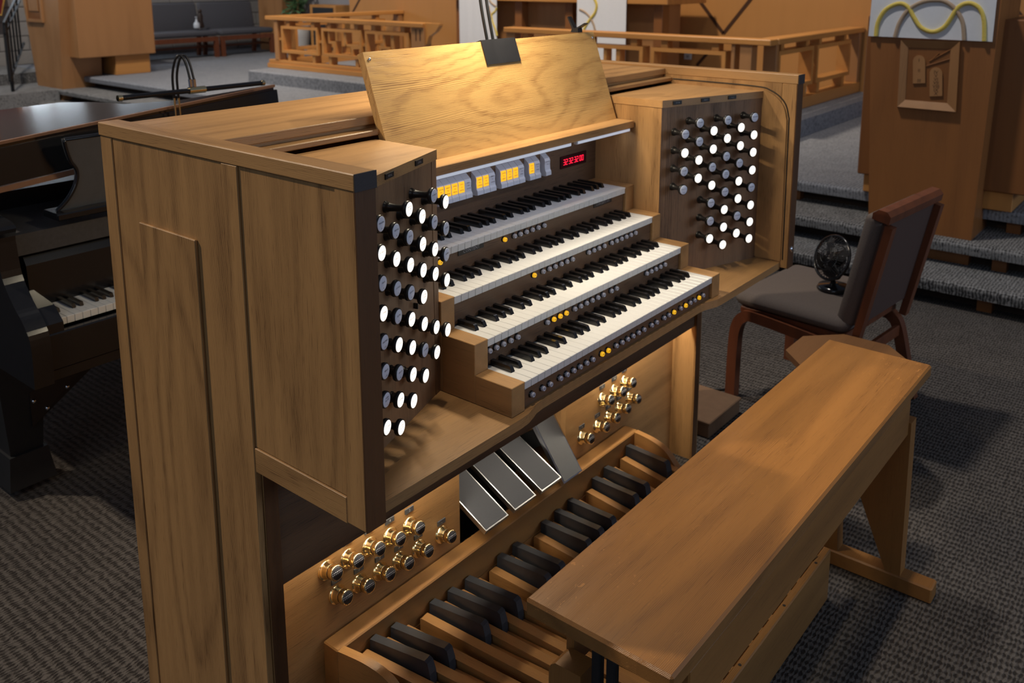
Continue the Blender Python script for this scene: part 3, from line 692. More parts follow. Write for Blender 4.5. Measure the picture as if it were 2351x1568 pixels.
# ================================================================ bench
bn = thing('organ_bench', 'long light oak organ bench with black height rods, in front of the console', 'bench', (.0085, -.463, 0))
BZ = .630
obj('seat', MB().box(-.7135, -.608, BZ - .034, .7305, -.318, BZ, .005), benchM, bn)
for sd in (-1, 1):
    x0, x1 = (-.678, -.630) if sd < 0 else (.600, .646)
    rear = [(-.344, .045), (-.344, .478), (-.348, .490), (-.358, .498), (-.412, .500), (-.412, .36), (-.43, .045)]
    obj('leg', MB().prism(rear, 0, x0, x1), benchZ, bn)
    obj('leg', MB().prism([(-.605, .045), (-.600, .505), (-.52, .505), (-.475, .26), (-.565, .045)], 0, x0, x1), benchZ, bn)
    obj('cross_block', MB().box(x0 + .006, -.53, .30, x1 - .006, -.40, .42, .003), benchX, bn)
    obj('foot', MB().box(x0 - .004, -.690, 0, x1 + .004, -.27, .047, .004), benchX, bn)
    for y in (-.432, -.462):
        obj('height_rod', MB().box((x0 + x1) / 2 - .008, y - .009, .30, (x0 + x1) / 2 + .008, y + .009, BZ - .034, .002), blackM, bn)
    obj('rod_plate', MB().box(x0 + .002, -.500, .4205, x1 - .002, -.4125, .4405, .002), blackM, bn)
    obj('top_bracket', MB().box(x0 + .004, -.56, BZ - .046, x1 - .004, -.37, BZ - .0342), blackM, bn)
obj('rail', MB().box(-.629, -.594, .470, .5995, -.572, .575, .003), benchX, bn)
obj('rail', MB().box(-.629, -.362, .455, .5995, -.345, .560, .003), benchX, bn)

# ================================================================ lamp clipped to the music desk
lp = thing('music_lamp', 'black lamp with twin thin stems clipped over the wooden music desk', 'lamp', (.02, .36, 1.52))
a, b_ = Vector((md_top.x, md_top.y)), nv
pa, pc = md_top + Vector((-.0035, .0035)), md_top + nv * .0235
fpt = [md_top - dv * .062 - nv * .0015, md_top + dv * .0015 - nv * .0015, md_top + dv * .0015 + nv * .0215, md_top - dv * .05 + nv * .0215]
thk = .0022
br = MB()
for i in range(3):
    p, q_ = fpt[i], fpt[i + 1]; d = (q_ - p).normalized(); nn = Vector((d.y, -d.x)) * -1
    br.prism([(r.x, r.y) for r in (p, q_, q_ + nn * thk, p + nn * thk)], 0, -.058, .079)
obj('bracket', br, plain('black_steel', (.020, .020, .023, 1), .36, noise=.15), lp)
for dx in (0, .0235):
    pts = bez([(-.013 + dx, .361, 1.500), (-.020 + dx, .361, 1.527), (-.044 + dx, .361, 1.626), (-.062 + dx, .352, 1.72), (-.072 + dx, .325, 1.80), (-.072 + dx, .300, 1.835)], 8)
    obj('stem', MB().tube(pts, .0044, 8), blackM, lp)
hd = [(.268, 1.822), (.268, 1.840), (.280, 1.848), (.342, 1.848), (.352, 1.840), (.352, 1.822), (.346, 1.822), (.346, 1.836), (.274, 1.836), (.274, 1.822)]
hs = obj('lamp_shade', MB().prism(hd, 0, -.21, .09), blackM, lp)
obj('lamp_tube', MB().cyl((-.20, .310, 1.829), (.08, .310, 1.829), .005, n=10), plain('tube_glow', (.9, .8, .6, 1), .5, emit=(1, .76, .45, 1), es=6), lp)
for xe in (-.213, .09): obj('shade_end', MB().box(xe, .268, 1.822, xe + .003, .352, 1.848), blackM, lp)
light('music_lamp_light', 'AREA', (-.06, .310, 1.820), (-.04, .300, 0), 10.0, (1.0, .86, .62), .24, size_y=.02)
# little black page clip on the top edge
cp = thing('page_clip', 'small black spring clip on the top edge of the music desk', 'clip', (.385, .37, 1.5215))
obj('jaw', MB().hull([(x, y, z) for x in (.374, .396) for y, z in ((.349, 1.5225), (.376, 1.5225), (.351, 1.535), (.372, 1.535))]), blackP, cp)
obj('lever', MB().hull([(x, y, z) for x in (.376, .394) for y, z in ((.366, 1.534), (.372, 1.530), (.388, 1.568), (.391, 1.566))]), blackP, cp)
obj('lever', MB().hull([(x, y, z) for x in (.376, .394) for y, z in ((.352, 1.534), (.358, 1.536), (.330, 1.551), (.328, 1.548))]), blackP, cp)

# ================================================================ chair beside the console, fan on it
ch = thing('upholstered_chair', 'red-brown bentwood chair with dark grey padded seat and back, beside the bench', 'chair', (1.63, .02, 0), -.10)
def cush(x0, y0, z0, x1, y1, z1, r):
    P = []
    for X, sx in ((x0, 1), (x1, -1)):
        for Y, sy in ((y0, 1), (y1, -1)):
            for Z, sz in ((z0, 1), (z1, -1)):
                for t in range(4):
                    for u in range(4):
                        a, e = t / 3 * pi / 2, u / 3 * pi / 2
                        P.append((X + sx * r * (1 - math.cos(a) * math.cos(e)), Y + sy * r * (1 - math.sin(a) * math.cos(e)), Z + sz * r * .8 * (1 - math.sin(e))))
    return P
put('seat_cushion', MB().hull(cush(-.255, -.215, .385, .255, .265, .452, .045), True).mesh('seat_cushion'), fabricB, ch)
put('seat_frame', MB().box(-.235, -.20, .36, .235, .235, .386, .004).mesh('seat_frame'), redW, ch)
LE = (0, -.20, .36); RK = -.26
bk = MB(); 
def bp_(y, z): return (y, z)
back = cush(-.235, -.034, 0, .235, .034, .45, .032)
tilt = .20
def tl(p): x, y, z = p; return (x, -.185 + y * math.cos(tilt) - z * math.sin(tilt), .415 + z * math.cos(tilt) + y * math.sin(tilt))
put('back_cushion', MB().hull([tl(p) for p in back], True).mesh('back_cushion'), fabricB, ch)
put('back_shell', MB().hull([tl((x, y, z)) for x in (-.215, .215) for y in (-.052, -.034) for z in (.02, .43)]).mesh('back_shell'), plain('back_fabric', srgb(84, 62, 54), .8, noise=.2, nscale=250), ch)
put('top_rail', MB().hull([tl((x, y, z)) for x in (-.245, .245) for y, z in ((-.062, .440), (-.062, .468), (-.045, .482), (-.015, .480), (.002, .462), (.0, .44))]).mesh('top_rail'), redW, ch)
for sd in (-1, 1):
    put('back_post', MB().hull([tl((sd * x, y, z)) for x in (.205, .242) for y, z in ((-.075, -.05), (-.048, -.05), (-.078, .43), (-.050, .43))]).mesh('back_post'), redW, ch)
    side = bez([(sd * .243, .250, 0), (sd * .243, .247, .20), (sd * .243, .238, .30), (sd * .243, .208, .35), (sd * .243, .15, .362), (sd * .243, -.13, .340), (sd * .243, -.185, .325), (sd * .243, -.215, .28), (sd * .243, -.255, .12), (sd * .243, -.285, 0)], 7)
    mb = MB(); n_ = len(side)
    V = []; h = .021
    for j, p in enumerate(side):
        t = (side[min(j + 1, n_ - 1)] - side[max(j - 1, 0)]).normalized(); u = Vector((0, -t.z, t.y))
        for dx, k in ((-.019, -h), (.019, -h), (.019, h), (-.019, h)): V.append((p.x + dx, p.y + u.y * k, p.z + u.z * k))
    F = [(4 * j + i, 4 * j + (i + 1) % 4, 4 * j + 4 + (i + 1) % 4, 4 * j + 4 + i) for j in range(n_ - 1) for i in range(4)] + [(3, 2, 1, 0), (4 * n_ - 4, 4 * n_ - 3, 4 * n_ - 2, 4 * n_ - 1)]
    mb.add(V, F); put('bent_leg_frame', mb.mesh('bent_leg_frame'), redW, ch)
put('stretcher', MB().box(-.224, -.225, .255, .224, -.205, .30, .003).mesh('stretcher'), redW, ch)

fan = thing('desk_fan', 'small black round desk fan standing on the upholstered chair', 'fan', (1.655, -.01, .4525), 1.1)
fm = MB().lathe((0, 0, 0), (0, 0, 1), [(.062, 0), (.066, .006), (.060, .018), (.020, .024), (.014, .03)], 24).mesh('base'); put('base', fm, blackG, fan)
put('neck', MB().tube([(0, 0, .02), (0, .01, .045), (0, .012, .075)], .011, 8).mesh('neck'), blackG, fan)
put('yoke', MB().tube(bez([(-.05, .02, .085), (-.035, .015, .062), (0, .012, .052), (.035, .015, .062), (.05, .02, .085)], 5), .008, 8).mesh('yoke'), blackP, fan)
fc_, fa = Vector((0, .02, .135)), Vector((0, .94, .34)).normalized()
def ring(r, d, rr, n=28):
    u = Vector((1, 0, 0)); w_ = fa.cross(u)
    return [fc_ + fa * d + (u * math.cos(2 * pi * i / n) + w_ * math.sin(2 * pi * i / n)) * r for i in range(n + 1)]
put('cage_rim', MB().tube(ring(.088, 0, 0), .006, 8).mesh('cage_rim'), blackG, fan)
for d, r in ((.028, .055), (.033, .028), (-.028, .055), (-.034, .030)):
    put('cage_ring', MB().tube(ring(r, d, 0), .0016, 6).mesh('cage_ring'), blackG, fan)
spk = MB(); u = Vector((1, 0, 0)); w_ = fa.cross(u)
for i in range(40):
    e = u * math.cos(2 * pi * i / 40) + w_ * math.sin(2 * pi * i / 40)
    for s_ in (1, -1):
        spk.tube([fc_ + e * .088, fc_ + e * .055 + fa * .028 * s_, fc_ + e * .012 + fa * .035 * s_], .0011, 4)
tag(put('cage_spokes', spk.mesh('cage_spokes'), blackG, fan), None, None, None, 'stuff')
put('motor', MB().lathe(fc_, -fa, [(.024, .0), (.028, .035), (.024, .055), (.001, .058)], 16).mesh('motor'), blackG, fan)
put('hub', MB().lathe(fc_, fa, [(.018, -.004), (.018, .02), (.012, .026), (.001, .027)], 16).mesh('hub'), blackG, fan)
for k in range(4):
    a0 = k * pi / 2
    e = u * math.cos(a0) + w_ * math.sin(a0); e2 = u * math.cos(a0 + .9) + w_ * math.sin(a0 + .9)
    put('blade', MB().hull([fc_ + e * .015 + fa * .012, fc_ + e * .072 + fa * .016, fc_ + e2 * .072 - fa * .004, fc_ + e2 * .015, fc_ + (e + e2) * .05 + fa * .004]).mesh('blade'), blackP, fan)

# octagonal wooden stand behind the bench end
OZ = .40
oc = thing('octagonal_stand', 'low octagonal brown wooden stand between the bench end and the chair', 'stand', (1.165, -.24, 0))
def octa(r, z0, z1, ph=pi / 8, c=(1.165, -.24)):
    return MB().prism([(c[0] + r * math.cos(ph + k * pi / 4), c[1] + r * math.sin(ph + k * pi / 4)) for k in range(8)], 2, z0, z1)
obj('top', octa(.205, OZ - .022, OZ), oak('stand_wood', 0, srgb(150, 104, 64), srgb(104, 68, 40), rings=4), oc)
obj('apron', octa(.165, OZ - .08, OZ - .0225), MATS['stand_wood'], oc)
obj('pedestal', octa(.06, .03, OZ - .08), MATS['stand_wood'], oc)
obj('base', octa(.15, 0, .03), MATS['stand_wood'], oc)
# flat box and cable on the carpet beside the console
bxo = thing('flat_box', 'flat brown box lying on the carpet beside the console', 'box', (1.16, .31, 0))
cm = plain('brown_board', srgb(128, 98, 72), .8, noise=.15)
obj('tray', MB().box(1.03, .20, 0, 1.29, .42, .05, .003), cm, bxo); obj('lid', MB().box(1.026, .196, .050, 1.294, .424, .064, .003), cm, bxo)
tag(obj('floor_cable', MB().tube(bez([(.92, .50, .006), (1.02, .47, .006), (1.16, .455, .006), (1.33, .44, .006), (1.42, .34, .006), (1.50, .30, .006)], 8), .005, 6), blackM), 'black cable lying on the carpet behind the flat box', 'cable')
# ================================================================ setting
struct('floor', MB().box(-7, -5, -.05, 9, 14, 0), carpetF, 'dark grey woven carpet floor')
X1, X2, X3 = 2.99, 3.27, 3.57
def tread(x0, x1, z, y0, y1, t=.062):
    r = .022; P = [(x1, z - t), (x1, z)]
    for k in range(7):
        a = pi / 2 + k / 6 * pi / 2; P.append((x0 + r + r * math.cos(a), z - r + r * math.sin(a)))
    P.append((x0 + .006, z - t))
    return MB().prism(P, 1, y0, y1)
riserM = plain('dark_riser', srgb(58, 42, 30), .7, noise=.2)
for n_, (xa, xb, z) in enumerate(((X1, X2 + .16, .14), (X2, X3 + .16, .28))):
    struct('floor_step_tread', tread(xa, xb, z, -4, 12.3), carpetS, 'carpeted step up to the chancel platform')
struct('floor_platform', tread(X3, 9, .42, -4, 12.3, .066), carpetP, 'grey carpeted chancel platform')
for xa, z0, z1 in ((X1 + .14, 0, .078), (X2 + .14, .14, .218), (X3 + .14, .28, .354)):
    st = struct('trim_riser', MB().box(xa, -4, z0, xa + .02, 12.3, z1), riserM, 'dark wooden riser below the steps')
    for y in (-.30, .95, 2.4, 3.9, 5.4, 6.9, 8.6):
        put('riser_post', MB().box(xa - .07, y - .035, z0, xa, y + .035, z1).mesh('riser_post'), chWd, st)
DX, DY0, DY1 = 4.52, 1.47, 8.06
struct('floor_dais', MB().prism([(DX, .42), (DX, .545), (DX + .02, .56), (8.5, .56), (8.5, .42)], 1, DY0, DY1), carpetP, 'grey carpeted altar dais one step above the platform')
WX = 7.05
wb = struct('wall_back', MB().box(WX, -4.5, .42, WX + .15, 9.15, 5), wallM, 'warm wood veneer wall behind the altar')
put('base_trim', MB().box(WX - .03, -4.5, .42, WX, 1.45, .66).mesh('base_trim'), chY, wb)
inl = plain('dark_inlay', srgb(66, 36, 14), .6)
def strip(p, q, wd, parent, mat, t=.006):
    a, b = Vector(p), Vector(q); d = (b - a).normalized(); n = Vector((0, -d.z, d.y)) * wd / 2; e = Vector((-t, 0, 0))
    return put('inlay_strip', MB().hull([a + n, a - n, b + n, b - n, a + n + e, a - n + e, b + n + e, b - n + e]).mesh('inlay_strip'), mat, parent)
va = onx(1661, 77, WX)
for tx, ty in ((1605, 0), (1722, 0)):
    t_ = onx(tx, ty, WX); strip((WX, va.y, va.z), (WX, va.y + (t_.y - va.y) * 8, va.z + (t_.z - va.z) * 8), .035, wb, inl)
for (ax_, ay_), (bx_, by_) in (((1600, 150), (1628, 118)), ((2333, 20), (2351, 45))):
    a = onx(ax_, ay_, WX); b = onx(bx_, by_, WX); d = (b - a)
    strip((WX, a.y, a.z), (WX, b.y, b.z), .03, wb, inl)
v2 = onx(800, 20, WX); strip((WX, v2.y - .05, v2.z - .1), (WX, v2.y - 2.2, v2.z + 2.4), .03, wb, inl)
ol = thing('wall_outlet', 'small white outlet plate low on the wood wall behind the rail', 'outlet', tuple(onx(1580, 124, WX)))
put('plate', MB().box(-.012, -.045, -.06, 0, .045, .06, .004).mesh('plate'), plain('outlet_white', srgb(220, 220, 214), .4), ol)
for dz in (-.025, .025): put('socket', MB().box(-.0135, -.017, dz - .014, -.012, .017, dz + .014).mesh('socket'), plain('outlet_grey', srgb(170, 170, 166), .5), ol)

# block wall at the far left end, with high windows
YW = 12.45
blockM = plain('painted_block', srgb(150, 146, 142), .85, noise=.12, nscale=30, bump=.3)
wl = struct('wall_left', MB().box(-7, YW + .012, 0, 9, YW + .2, 6.0), plain('block_mortar', srgb(110, 106, 104), .9, noise=.1), 'grey painted block wall at the far end')
bmx = MB().box(-.196, -.012, -.096, .196, .004, .096, .006).mesh('block'); bmx.materials.append(blockM)
for r_ in range(8):
    for c_ in range(18):
        put('block', bmx, None, wl, (2.1 + c_ * .404 + (.2 if r_ % 2 else 0), YW + .012, .3 + r_ * .204))
winM = plain('window_pane', (.8, .9, 1, 1), .3, emit=(.75, .88, 1, 1), es=5)
for i, x in enumerate((-.8, .6, 2.0, 3.4, 4.8)):
    wdw = struct('window_%d' % (i + 1), MB().box(x, YW - .03, 1.75, x + 1.0, YW + .011, 2.65).box(x + .05, YW - .035, 1.80, x + .95, YW - .03, 2.60), chW, 'high window in the far block wall')
    for dx in (.06, .52):
        for dz in (1.82, 2.22): put('pane', MB().box(x + dx, YW - .05, dz, x + dx + .42, YW - .036, dz + .36).mesh('pane'), winM, wdw)

# ================================================================ communion rail
RX = 4.93
def rail_sec(label, y0, y1, frames, posts):
    t = thing('communion_rail', label, 'railing', (RX, (y0 + y1) / 2, .56), group=None)
    obj('top_rail', MB().box(RX - .075, y0, 1.138, RX + .075, y1, 1.186, .006), chY, t)
    obj('base_rail', MB().box(RX - .07, y0, .56, RX + .07, y1, .615, .004).box(RX - .05, y0 + .01, .615, RX + .05, y1 - .01, .66, .004), chY, t)
    for y, wd in posts: obj('post', MB().box(RX - .055, y - wd / 2, .66, RX + .055, y + wd / 2, 1.138, .003), chW, t)
    for fy0, fy1, kind in frames:
        z0, z1 = .755, 1.075; s = .032
        F = MB().box(RX - .06, fy0, z0, RX + .06, fy0 + s, z1).box(RX - .06, fy1 - s, z0, RX + .06, fy1, z1).box(RX - .06, fy0 + s, z0, RX + .06, fy1 - s, z0 + s).box(RX - .06, fy0 + s, z1 - s, RX + .06, fy1 - s, z1)
        fr = obj('square_frame', F, chY, t)
        w_ = fy1 - fy0
        if kind == 1:
            obj('inner_block', MB().box(RX - .05, fy0 + s, z0 + s, RX + .05, fy0 + s + .19, z0 + s + .025), chY, fr)
        elif kind == 2:
            obj('inner_square', MB().box(RX - .045, fy0 + s, z1 - .19, RX + .045, fy0 + w_ * .42, z1 - .165).box(RX - .045, fy0 + w_ * .40, z1 - .19, RX + .045, fy0 + w_ * .46, z1 - s), chY, fr)
            obj('inner_block', MB().box(RX - .045, fy1 - .22, z0 + s, RX + .045, fy1 - .18, z0 + .15).box(RX - .045, fy1 - .22, z0 + .15, RX + .045, fy1 - .10, z0 + .175).box(RX - .045, fy1 - .12, z0 + .175, RX + .045, fy1 - .10, z1 - s), chY, fr)
            obj('inner_block', MB().box(RX - .045, fy0 + .16, z0 + s, RX + .045, fy0 + .19, z0 + .10), chY, fr)
        else:
            obj('inner_square', MB().box(RX - .045, fy0 + .24, z0 + s, RX + .045, fy0 + .28, z1 - s), chY, fr)
            obj('inner_block', MB().box(RX - .045, fy0 + .30, z0 + .13, RX + .045, fy1 - .2, z0 + .155).box(RX - .045, fy0 + .38, z0 + .155, RX + .045, fy0 + .41, z1 - s).box(RX - .045, fy0 + .44, z0 + s, RX + .045, fy0 + .47, z0 + .13), chY, fr)
        for yy in (fy0 + .10, fy1 - .12):
            obj('spacer', MB().box(RX - .045, yy - .03, z1, RX + .045, yy + .03, 1.138), chY, t)
            obj('spacer', MB().box(RX - .045, yy - .025, .66, RX + .045, yy + .025, z0), chY, t)
        obj('spacer', MB().box(RX - .04, fy1, .90, RX + .04, fy1 + .07, .93), chY, t)
    return t
tL = rail_sec('oak communion rail with square fretwork, at the end near the grey pew', 5.47, 8.15, [(7.18, 7.86, 1), (6.43, 7.11, 2), (5.69, 6.37, 3)], [(7.97, .07), (5.56, .19)])
obj('corbel', MB().prism([(5.47, 1.186), (5.27, 1.186), (5.27, 1.165), (5.33, 1.10), (5.42, 1.05), (5.455, .97), (5.47, .97)], 0, RX - .03, RX + .03), chY, tL)
for dy in (-.03, .03): obj('slot', MB().box(RX - .0565, 5.55 + dy - .008, 1.0, RX - .054, 5.55 + dy + .008, 1.12), plain('dark_slot', srgb(70, 42, 20), .7), tL)
tR = rail_sec('oak communion rail with square fretwork, beside the lectern', 1.688, 4.38, [(2.07, 2.76, 1), (2.84, 3.53, 3), (3.62, 4.25, 1)], [(1.90, .10), (2.01, .03), (4.31, .10)])
def rail_arm(label, y, x0, x1, frames):
    t = thing('communion_rail', label, 'railing', ((x0 + x1) / 2, y, .56))
    obj('top_rail', MB().box(x0, y - .075, 1.138, x1, y + .075, 1.186, .006), chX, t)
    obj('base_rail', MB().box(x0, y - .06, .56, x1, y + .06, .66, .004), chX, t)
    for xx, wd in ((x0 + .03, .05), (x1 - .05, .07)): obj('post', MB().box(xx - wd / 2, y - .055, .66, xx + wd / 2, y + .055, 1.138, .003), chW, t)
    for f0, f1 in frames:
        z0, z1, s = .755, 1.085, .035
        fr = obj('square_frame', MB().box(f0, y - .06, z0, f0 + s, y + .06, z1).box(f1 - s, y - .06, z0, f1, y + .06, z1).box(f0 + s, y - .06, z0, f1 - s, y + .06, z0 + s).box(f0 + s, y - .06, z1 - s, f1 - s, y + .06, z1), chX, t)
        for xx in (f0 + .1, f1 - .12):
            obj('spacer', MB().box(xx - .03, y - .045, z1, xx + .03, y + .045, 1.138), chX, t)
            obj('spacer', MB().box(xx - .03, y - .045, .66, xx + .03, y + .045, z0), chX, t)
    return t
rail_arm('side arm of the communion rail running from the lectern end to the wood wall', 1.76, RX + .08, WX - .01, [(5.06, 5.80), (5.88, 6.72)])
rail_arm('side arm of the communion rail nearest the grey pew, running to the wood wall', 8.075, RX + .08, WX - .01, [(5.2, 5.8), (5.95, 6.7)])

# ================================================================ altar with white parament
al = thing('altar', 'wooden altar table behind the communion rail', 'altar', (6.4, 4.75, .56))
obj('table_top', MB().box(6.08, 3.30, 1.385, 6.9, 6.25, 1.45, .006), chY, al)
obj('body', MB().box(6.28, 3.55, .56, 6.8, 6.0, 1.385), chW, al)
for y in (3.45, 4.55, 5.25, 6.15): obj('leg', MB().box(6.16, y - .05, .56, 6.30, y + .05, 1.385, .004), chWd, al)
for k in range(3): obj('carved_relief', MB().sphere((6.275, 4.78 + k * .07, .99 + .02 * (k == 1)), .035, 10, 6, (.3, 1, 1.4)), chWd, al)
cloth = plain('white_cloth', srgb(226, 228, 234), .85, noise=.04, nscale=60, bump=.25)
yelC = plain('gold_cord', srgb(222, 196, 92), .6, noise=.18, nscale=90, bump=.6)
tanC = plain('tan_cord', srgb(176, 152, 128), .75, noise=.12, nscale=90)
def parament(name, label, y0, y1, z0, X, cords, top=1.452):
    t = thing(name, label, 'cloth', (X, (y0 + y1) / 2, z0))
    V, F = [], []; n = 24
    for j in range(2):
        for i in range(n + 1):
            y = y0 + (y1 - y0) * i / n; wv = .004 * math.sin(i * 1.3) + .003 * math.sin(i * .57)
            V.append((X - .006 + wv * (1 - j), y, z0 if j == 0 else top))
    for i in range(n): F.append((i, i + 1, n + 2 + i, n + 1 + i))
    mb = MB().add(V, F, True); mb.add([(x + .003, y, z) for x, y, z in V], [f[::-1] for f in F], True)
    mb.box(X - .006, y0, top, X + .5, y1, top + .004)
    obj('cloth_panel', mb, cloth, t)
    for nm, mt, pts, r in cords:
        obj(nm, MB().tube(bez(pts, 5), r, 8), mt, t)
    return t
cxp = lambda L, X: [tuple(onx(1020 + x * .19566, y * .19566, X)) for x, y in L]
parament('altar_parament', 'white altar cloth with gold and tan cords crossing, beside the altar leg near the pew', 5.485, 6.06, .70, 6.07,
    [('gold_cord', yelC, cxp([(612, 90), (600, 130), (560, 170), (570, 260), (600, 340), (620, 420)], 6.066), .012), ('tan_cord', tanC, cxp([(530, 0), (560, 40), (610, 75)], 6.066), .012), ('tan_cord', tanC, cxp([(520, 70), (540, 150), (560, 220)], 6.066), .014)])
parament('altar_parament', 'white altar cloth with one long gold cord, beside the altar end near the lectern', 3.765, 4.375, .70, 6.07,
    [('gold_cord', yelC, cxp([(1760, -20), (1790, 60), (1770, 150), (1710, 230), (1660, 310), (1630, 380)], 6.066), .016), ('tan_cord', tanC, cxp([(1590, 110), (1650, 140), (1710, 200), (1750, 280), (1770, 350)], 6.066), .013)])

# ================================================================ lectern and pulpit
def ambo(name, label, y0b, y1b, y0t, y1t, xf, zb, zt, wing, base, plaque=None):
    t = thing(name, label, name, (xf + .3, (y0b + y1b) / 2, zb))
    V = [(xf, y0b, zb), (xf, y1b, zb), (xf + .5, y1b, zb), (xf + .5, y0b, zb), (xf, y0t, zt), (xf, y1t, zt), (xf + .5, y1t, zt), (xf + .5, y0t, zt)]
    obj('body', MB().hull(V), leW if name == 'lectern' else chW, t)
    x0, x1, ya, yb_, z0, z1 = wing
    obj('wing_box', MB().box(x0, ya, z0, x1, yb_, z1, .006), chWd if name == 'lectern' else chW, t)
    x0, x1, ya, yb_, z0, z1 = base
    obj('base_block', MB().box(x0, ya, z0, x1, yb_, z1, .004), chX, t)
    return t
le = ambo('lectern', 'tall wooden lectern with carved tablets plaque, standing on the chancel steps', -.148, .384, -.185, .470, 3.35, .141, 1.60, (3.50, 4.15, -.45, .525, .53, 1.455), (3.53, 4.05, -.30, .495, .422, .53))
g4 = lambda x, y, X: onx(1960 + x * .20407, y * .20407, X)
pl = obj('plaque', MB().hull([g4(x, y, X) for x, y in ((600, 520), (1110, 540), (1070, 1175), (570, 1135)) for X in (3.345, 3.351)]), chWd, le)
out = [(530, 450), (1195, 465), (1150, 1260), (490, 1200)]; inn = [(615, 535), (1090, 552), (1050, 1160), (580, 1122)]
for i in range(4):
    j = (i + 1) % 4
    obj('plaque_frame', MB().hull([g4(*out[i], 3.322), g4(*out[j], 3.322), g4(*inn[i], 3.342), g4(*inn[j], 3.342), g4(*out[i], 3.35), g4(*out[j], 3.35), g4(*inn[i], 3.35), g4(*inn[j], 3.35)]), chW, pl)
for (cx_, cy_, w_, h_), nums in (((735, 780, 70, 160), ['I', 'II', 'III']), ((925, 920, 72, 165), ['IV', 'V', 'VI', 'VII', 'VIII', 'IX', 'X'])):
    P = [(cx_ - w_, cy_ + h_), (cx_ + w_, cy_ + h_ - 6)] + [(cx_ + w_ * math.cos(a * pi / 8), cy_ - h_ + w_ - w_ * math.sin(a * pi / 8)) for a in range(9)]
    obj('stone_tablet', MB().hull([g4(x, y, X) for x, y in P for X in (3.336, 3.346)]), chW, pl)
    for i, s_ in enumerate(nums):
        c_ = g4(cx_, cy_ - h_ + 60 + i * (2 * h_ - 90) / max(1, len(nums) - 1), 3.3355)
        lt = put('lettering', text_mesh(s_, .026, plain('carved_ink', srgb(70, 42, 22), .7)), None, pl, tuple(c_ - wloc(pl)), (pi / 2, 0, -pi / 2))
for a, b in (((815, 745), (1080, 665)), ((850, 690), (1090, 560)), ((890, 665), (960, 600))):
    A, B = g4(*a, 3.343), g4(*b, 3.343); obj('ray', MB().tube([A, B], .004, 6), chWd, pl)
yel = [(250, 405), (270, 260), (340, 130), (440, 60), (540, 40), (620, 90), (680, 200), (760, 310), (890, 358), (1010, 310), (1090, 210), (1160, 100), (1240, 45), (1330, 40), (1420, 100), (1465, 230), (1468, 462)]
tan = [(465, 418), (510, 270), (590, 140), (690, 60), (800, 15), (900, 2), (1010, 10), (1100, 60), (1180, 150), (1230, 270), (1245, 452)]
pc_ = thing('lectern_parament', 'white cloth hanging over the lectern with wavy gold and tan cords', 'cloth', (3.33, .145, 1.35))
cl = MB().hull([g4(x, y, X) for x, y in ((165, 405), (1560, 470), (1635, -230), (225, -230)) for X in (3.334, 3.345)])
obj('cloth_panel', cl, cloth, pc_)
top_l = g4(225, -230, 3.345); top_r = g4(1635, -230, 3.345)
obj('cloth_fold', MB().box(3.334, top_r.y, 1.602, 3.80, top_l.y, 1.607), cloth, pc_)
obj('tan_cord', MB().tube([tuple(g4(x, y, 3.332)) for x, y in [(p.x, p.y) for p in bez([(a, b, 0) for a, b in tan], 5)]], .0115, 8), tanC, pc_)
obj('gold_cord', MB().tube([tuple(g4(x, y, 3.329)) for x, y in [(p.x, p.y) for p in bez([(a, b, 0) for a, b in yel], 5)]], .0115, 8), yelC, pc_)
pu = ambo('pulpit', 'tall wooden pulpit with a broad side box, beside the iron stair railing', 10.2, 10.84, 10.05, 11.1, 3.30, .141, 1.65, (3.41, 4.40, 9.9, 11.0, .67, 1.62), (3.88, 4.34, 9.95, 10.9, .422, .67))
for zz in (1.14,):
    A, B = onx(66, 43, 3.29), onx(97, 44, 3.29)
    pf = obj('plaque', MB().box(3.285, B.y, A.z, 3.30, A.y, 1.55), chWd, pu)
    for y0_, y1_, z0_, z1_ in ((B.y - .03, A.y + .03, A.z - .035, A.z), (B.y - .03, B.y, A.z, 1.55), (A.y, A.y + .03, A.z, 1.55)):
        obj('plaque_frame', MB().box(3.272, y0_, z0_, 3.30, y1_, z1_), chW, pf)
    obj('carved_relief', MB().box(3.275, B.y + .06, A.z + .10, 3.286, A.y - .06, A.z + .26, .004), chW, pf)

# ================================================================ pews, bottle, statue
def pew(label, x0, x1, y):
    t = thing('upholstered_pew', label, 'pew', ((x0 + x1) / 2, y + .3, .42))
    obj('seat_cushion', MB().hull([(a, b, c) for a, b, c in cush(x0, y, .745, x1, y + .52, .83, .04)], True), fabric, t)
    obj('back_cushion', MB().hull([(a, b + (c - .8) * .18, c) for a, b, c in cush(x0, y + .50, .80, x1, y + .58, 1.24, .04)], True), fabric, t)
    obj('front_rail', MB().box(x0, y + .005, .665, x1, y + .045, .735, .004), redW, t)
    obj('stretcher', MB().box(x0 + .05, y + .26, .555, x1 - .05, y + .285, .585), redW, t)
    for xx in (x0 + .035, x1 - .035):
        obj('leg', MB().hull([(xx + a, y + b, z) for a in (-.03, .03) for b, z in ((-.01, .42), (.05, .42), (.0, .735), (.06, .735))]), redW, t)
        obj('leg', MB().hull([(xx + a, y + b, z) for a in (-.025, .025) for b, z in ((.50, .42), (.55, .42), (.46, .745), (.52, .745))]), redW, t)
        obj('end_rail', MB().box(xx - .02, y + .04, .56, xx + .02, y + .48, .59), redW, t)
    return t
pew('grey upholstered pew with red-brown legs, beside the pulpit', 4.35, 6.18, 11.2)
pew('grey upholstered pew with red-brown legs, beside the communion rail', 6.22, 7.20, 11.2)
st = thing('dark_figurine', 'small dark carved figurine standing on the grey pew', 'figurine', tuple(ony(461, 64, 11.45)))
figM = plain('dark_figure', srgb(46, 30, 22), .5, noise=.2)
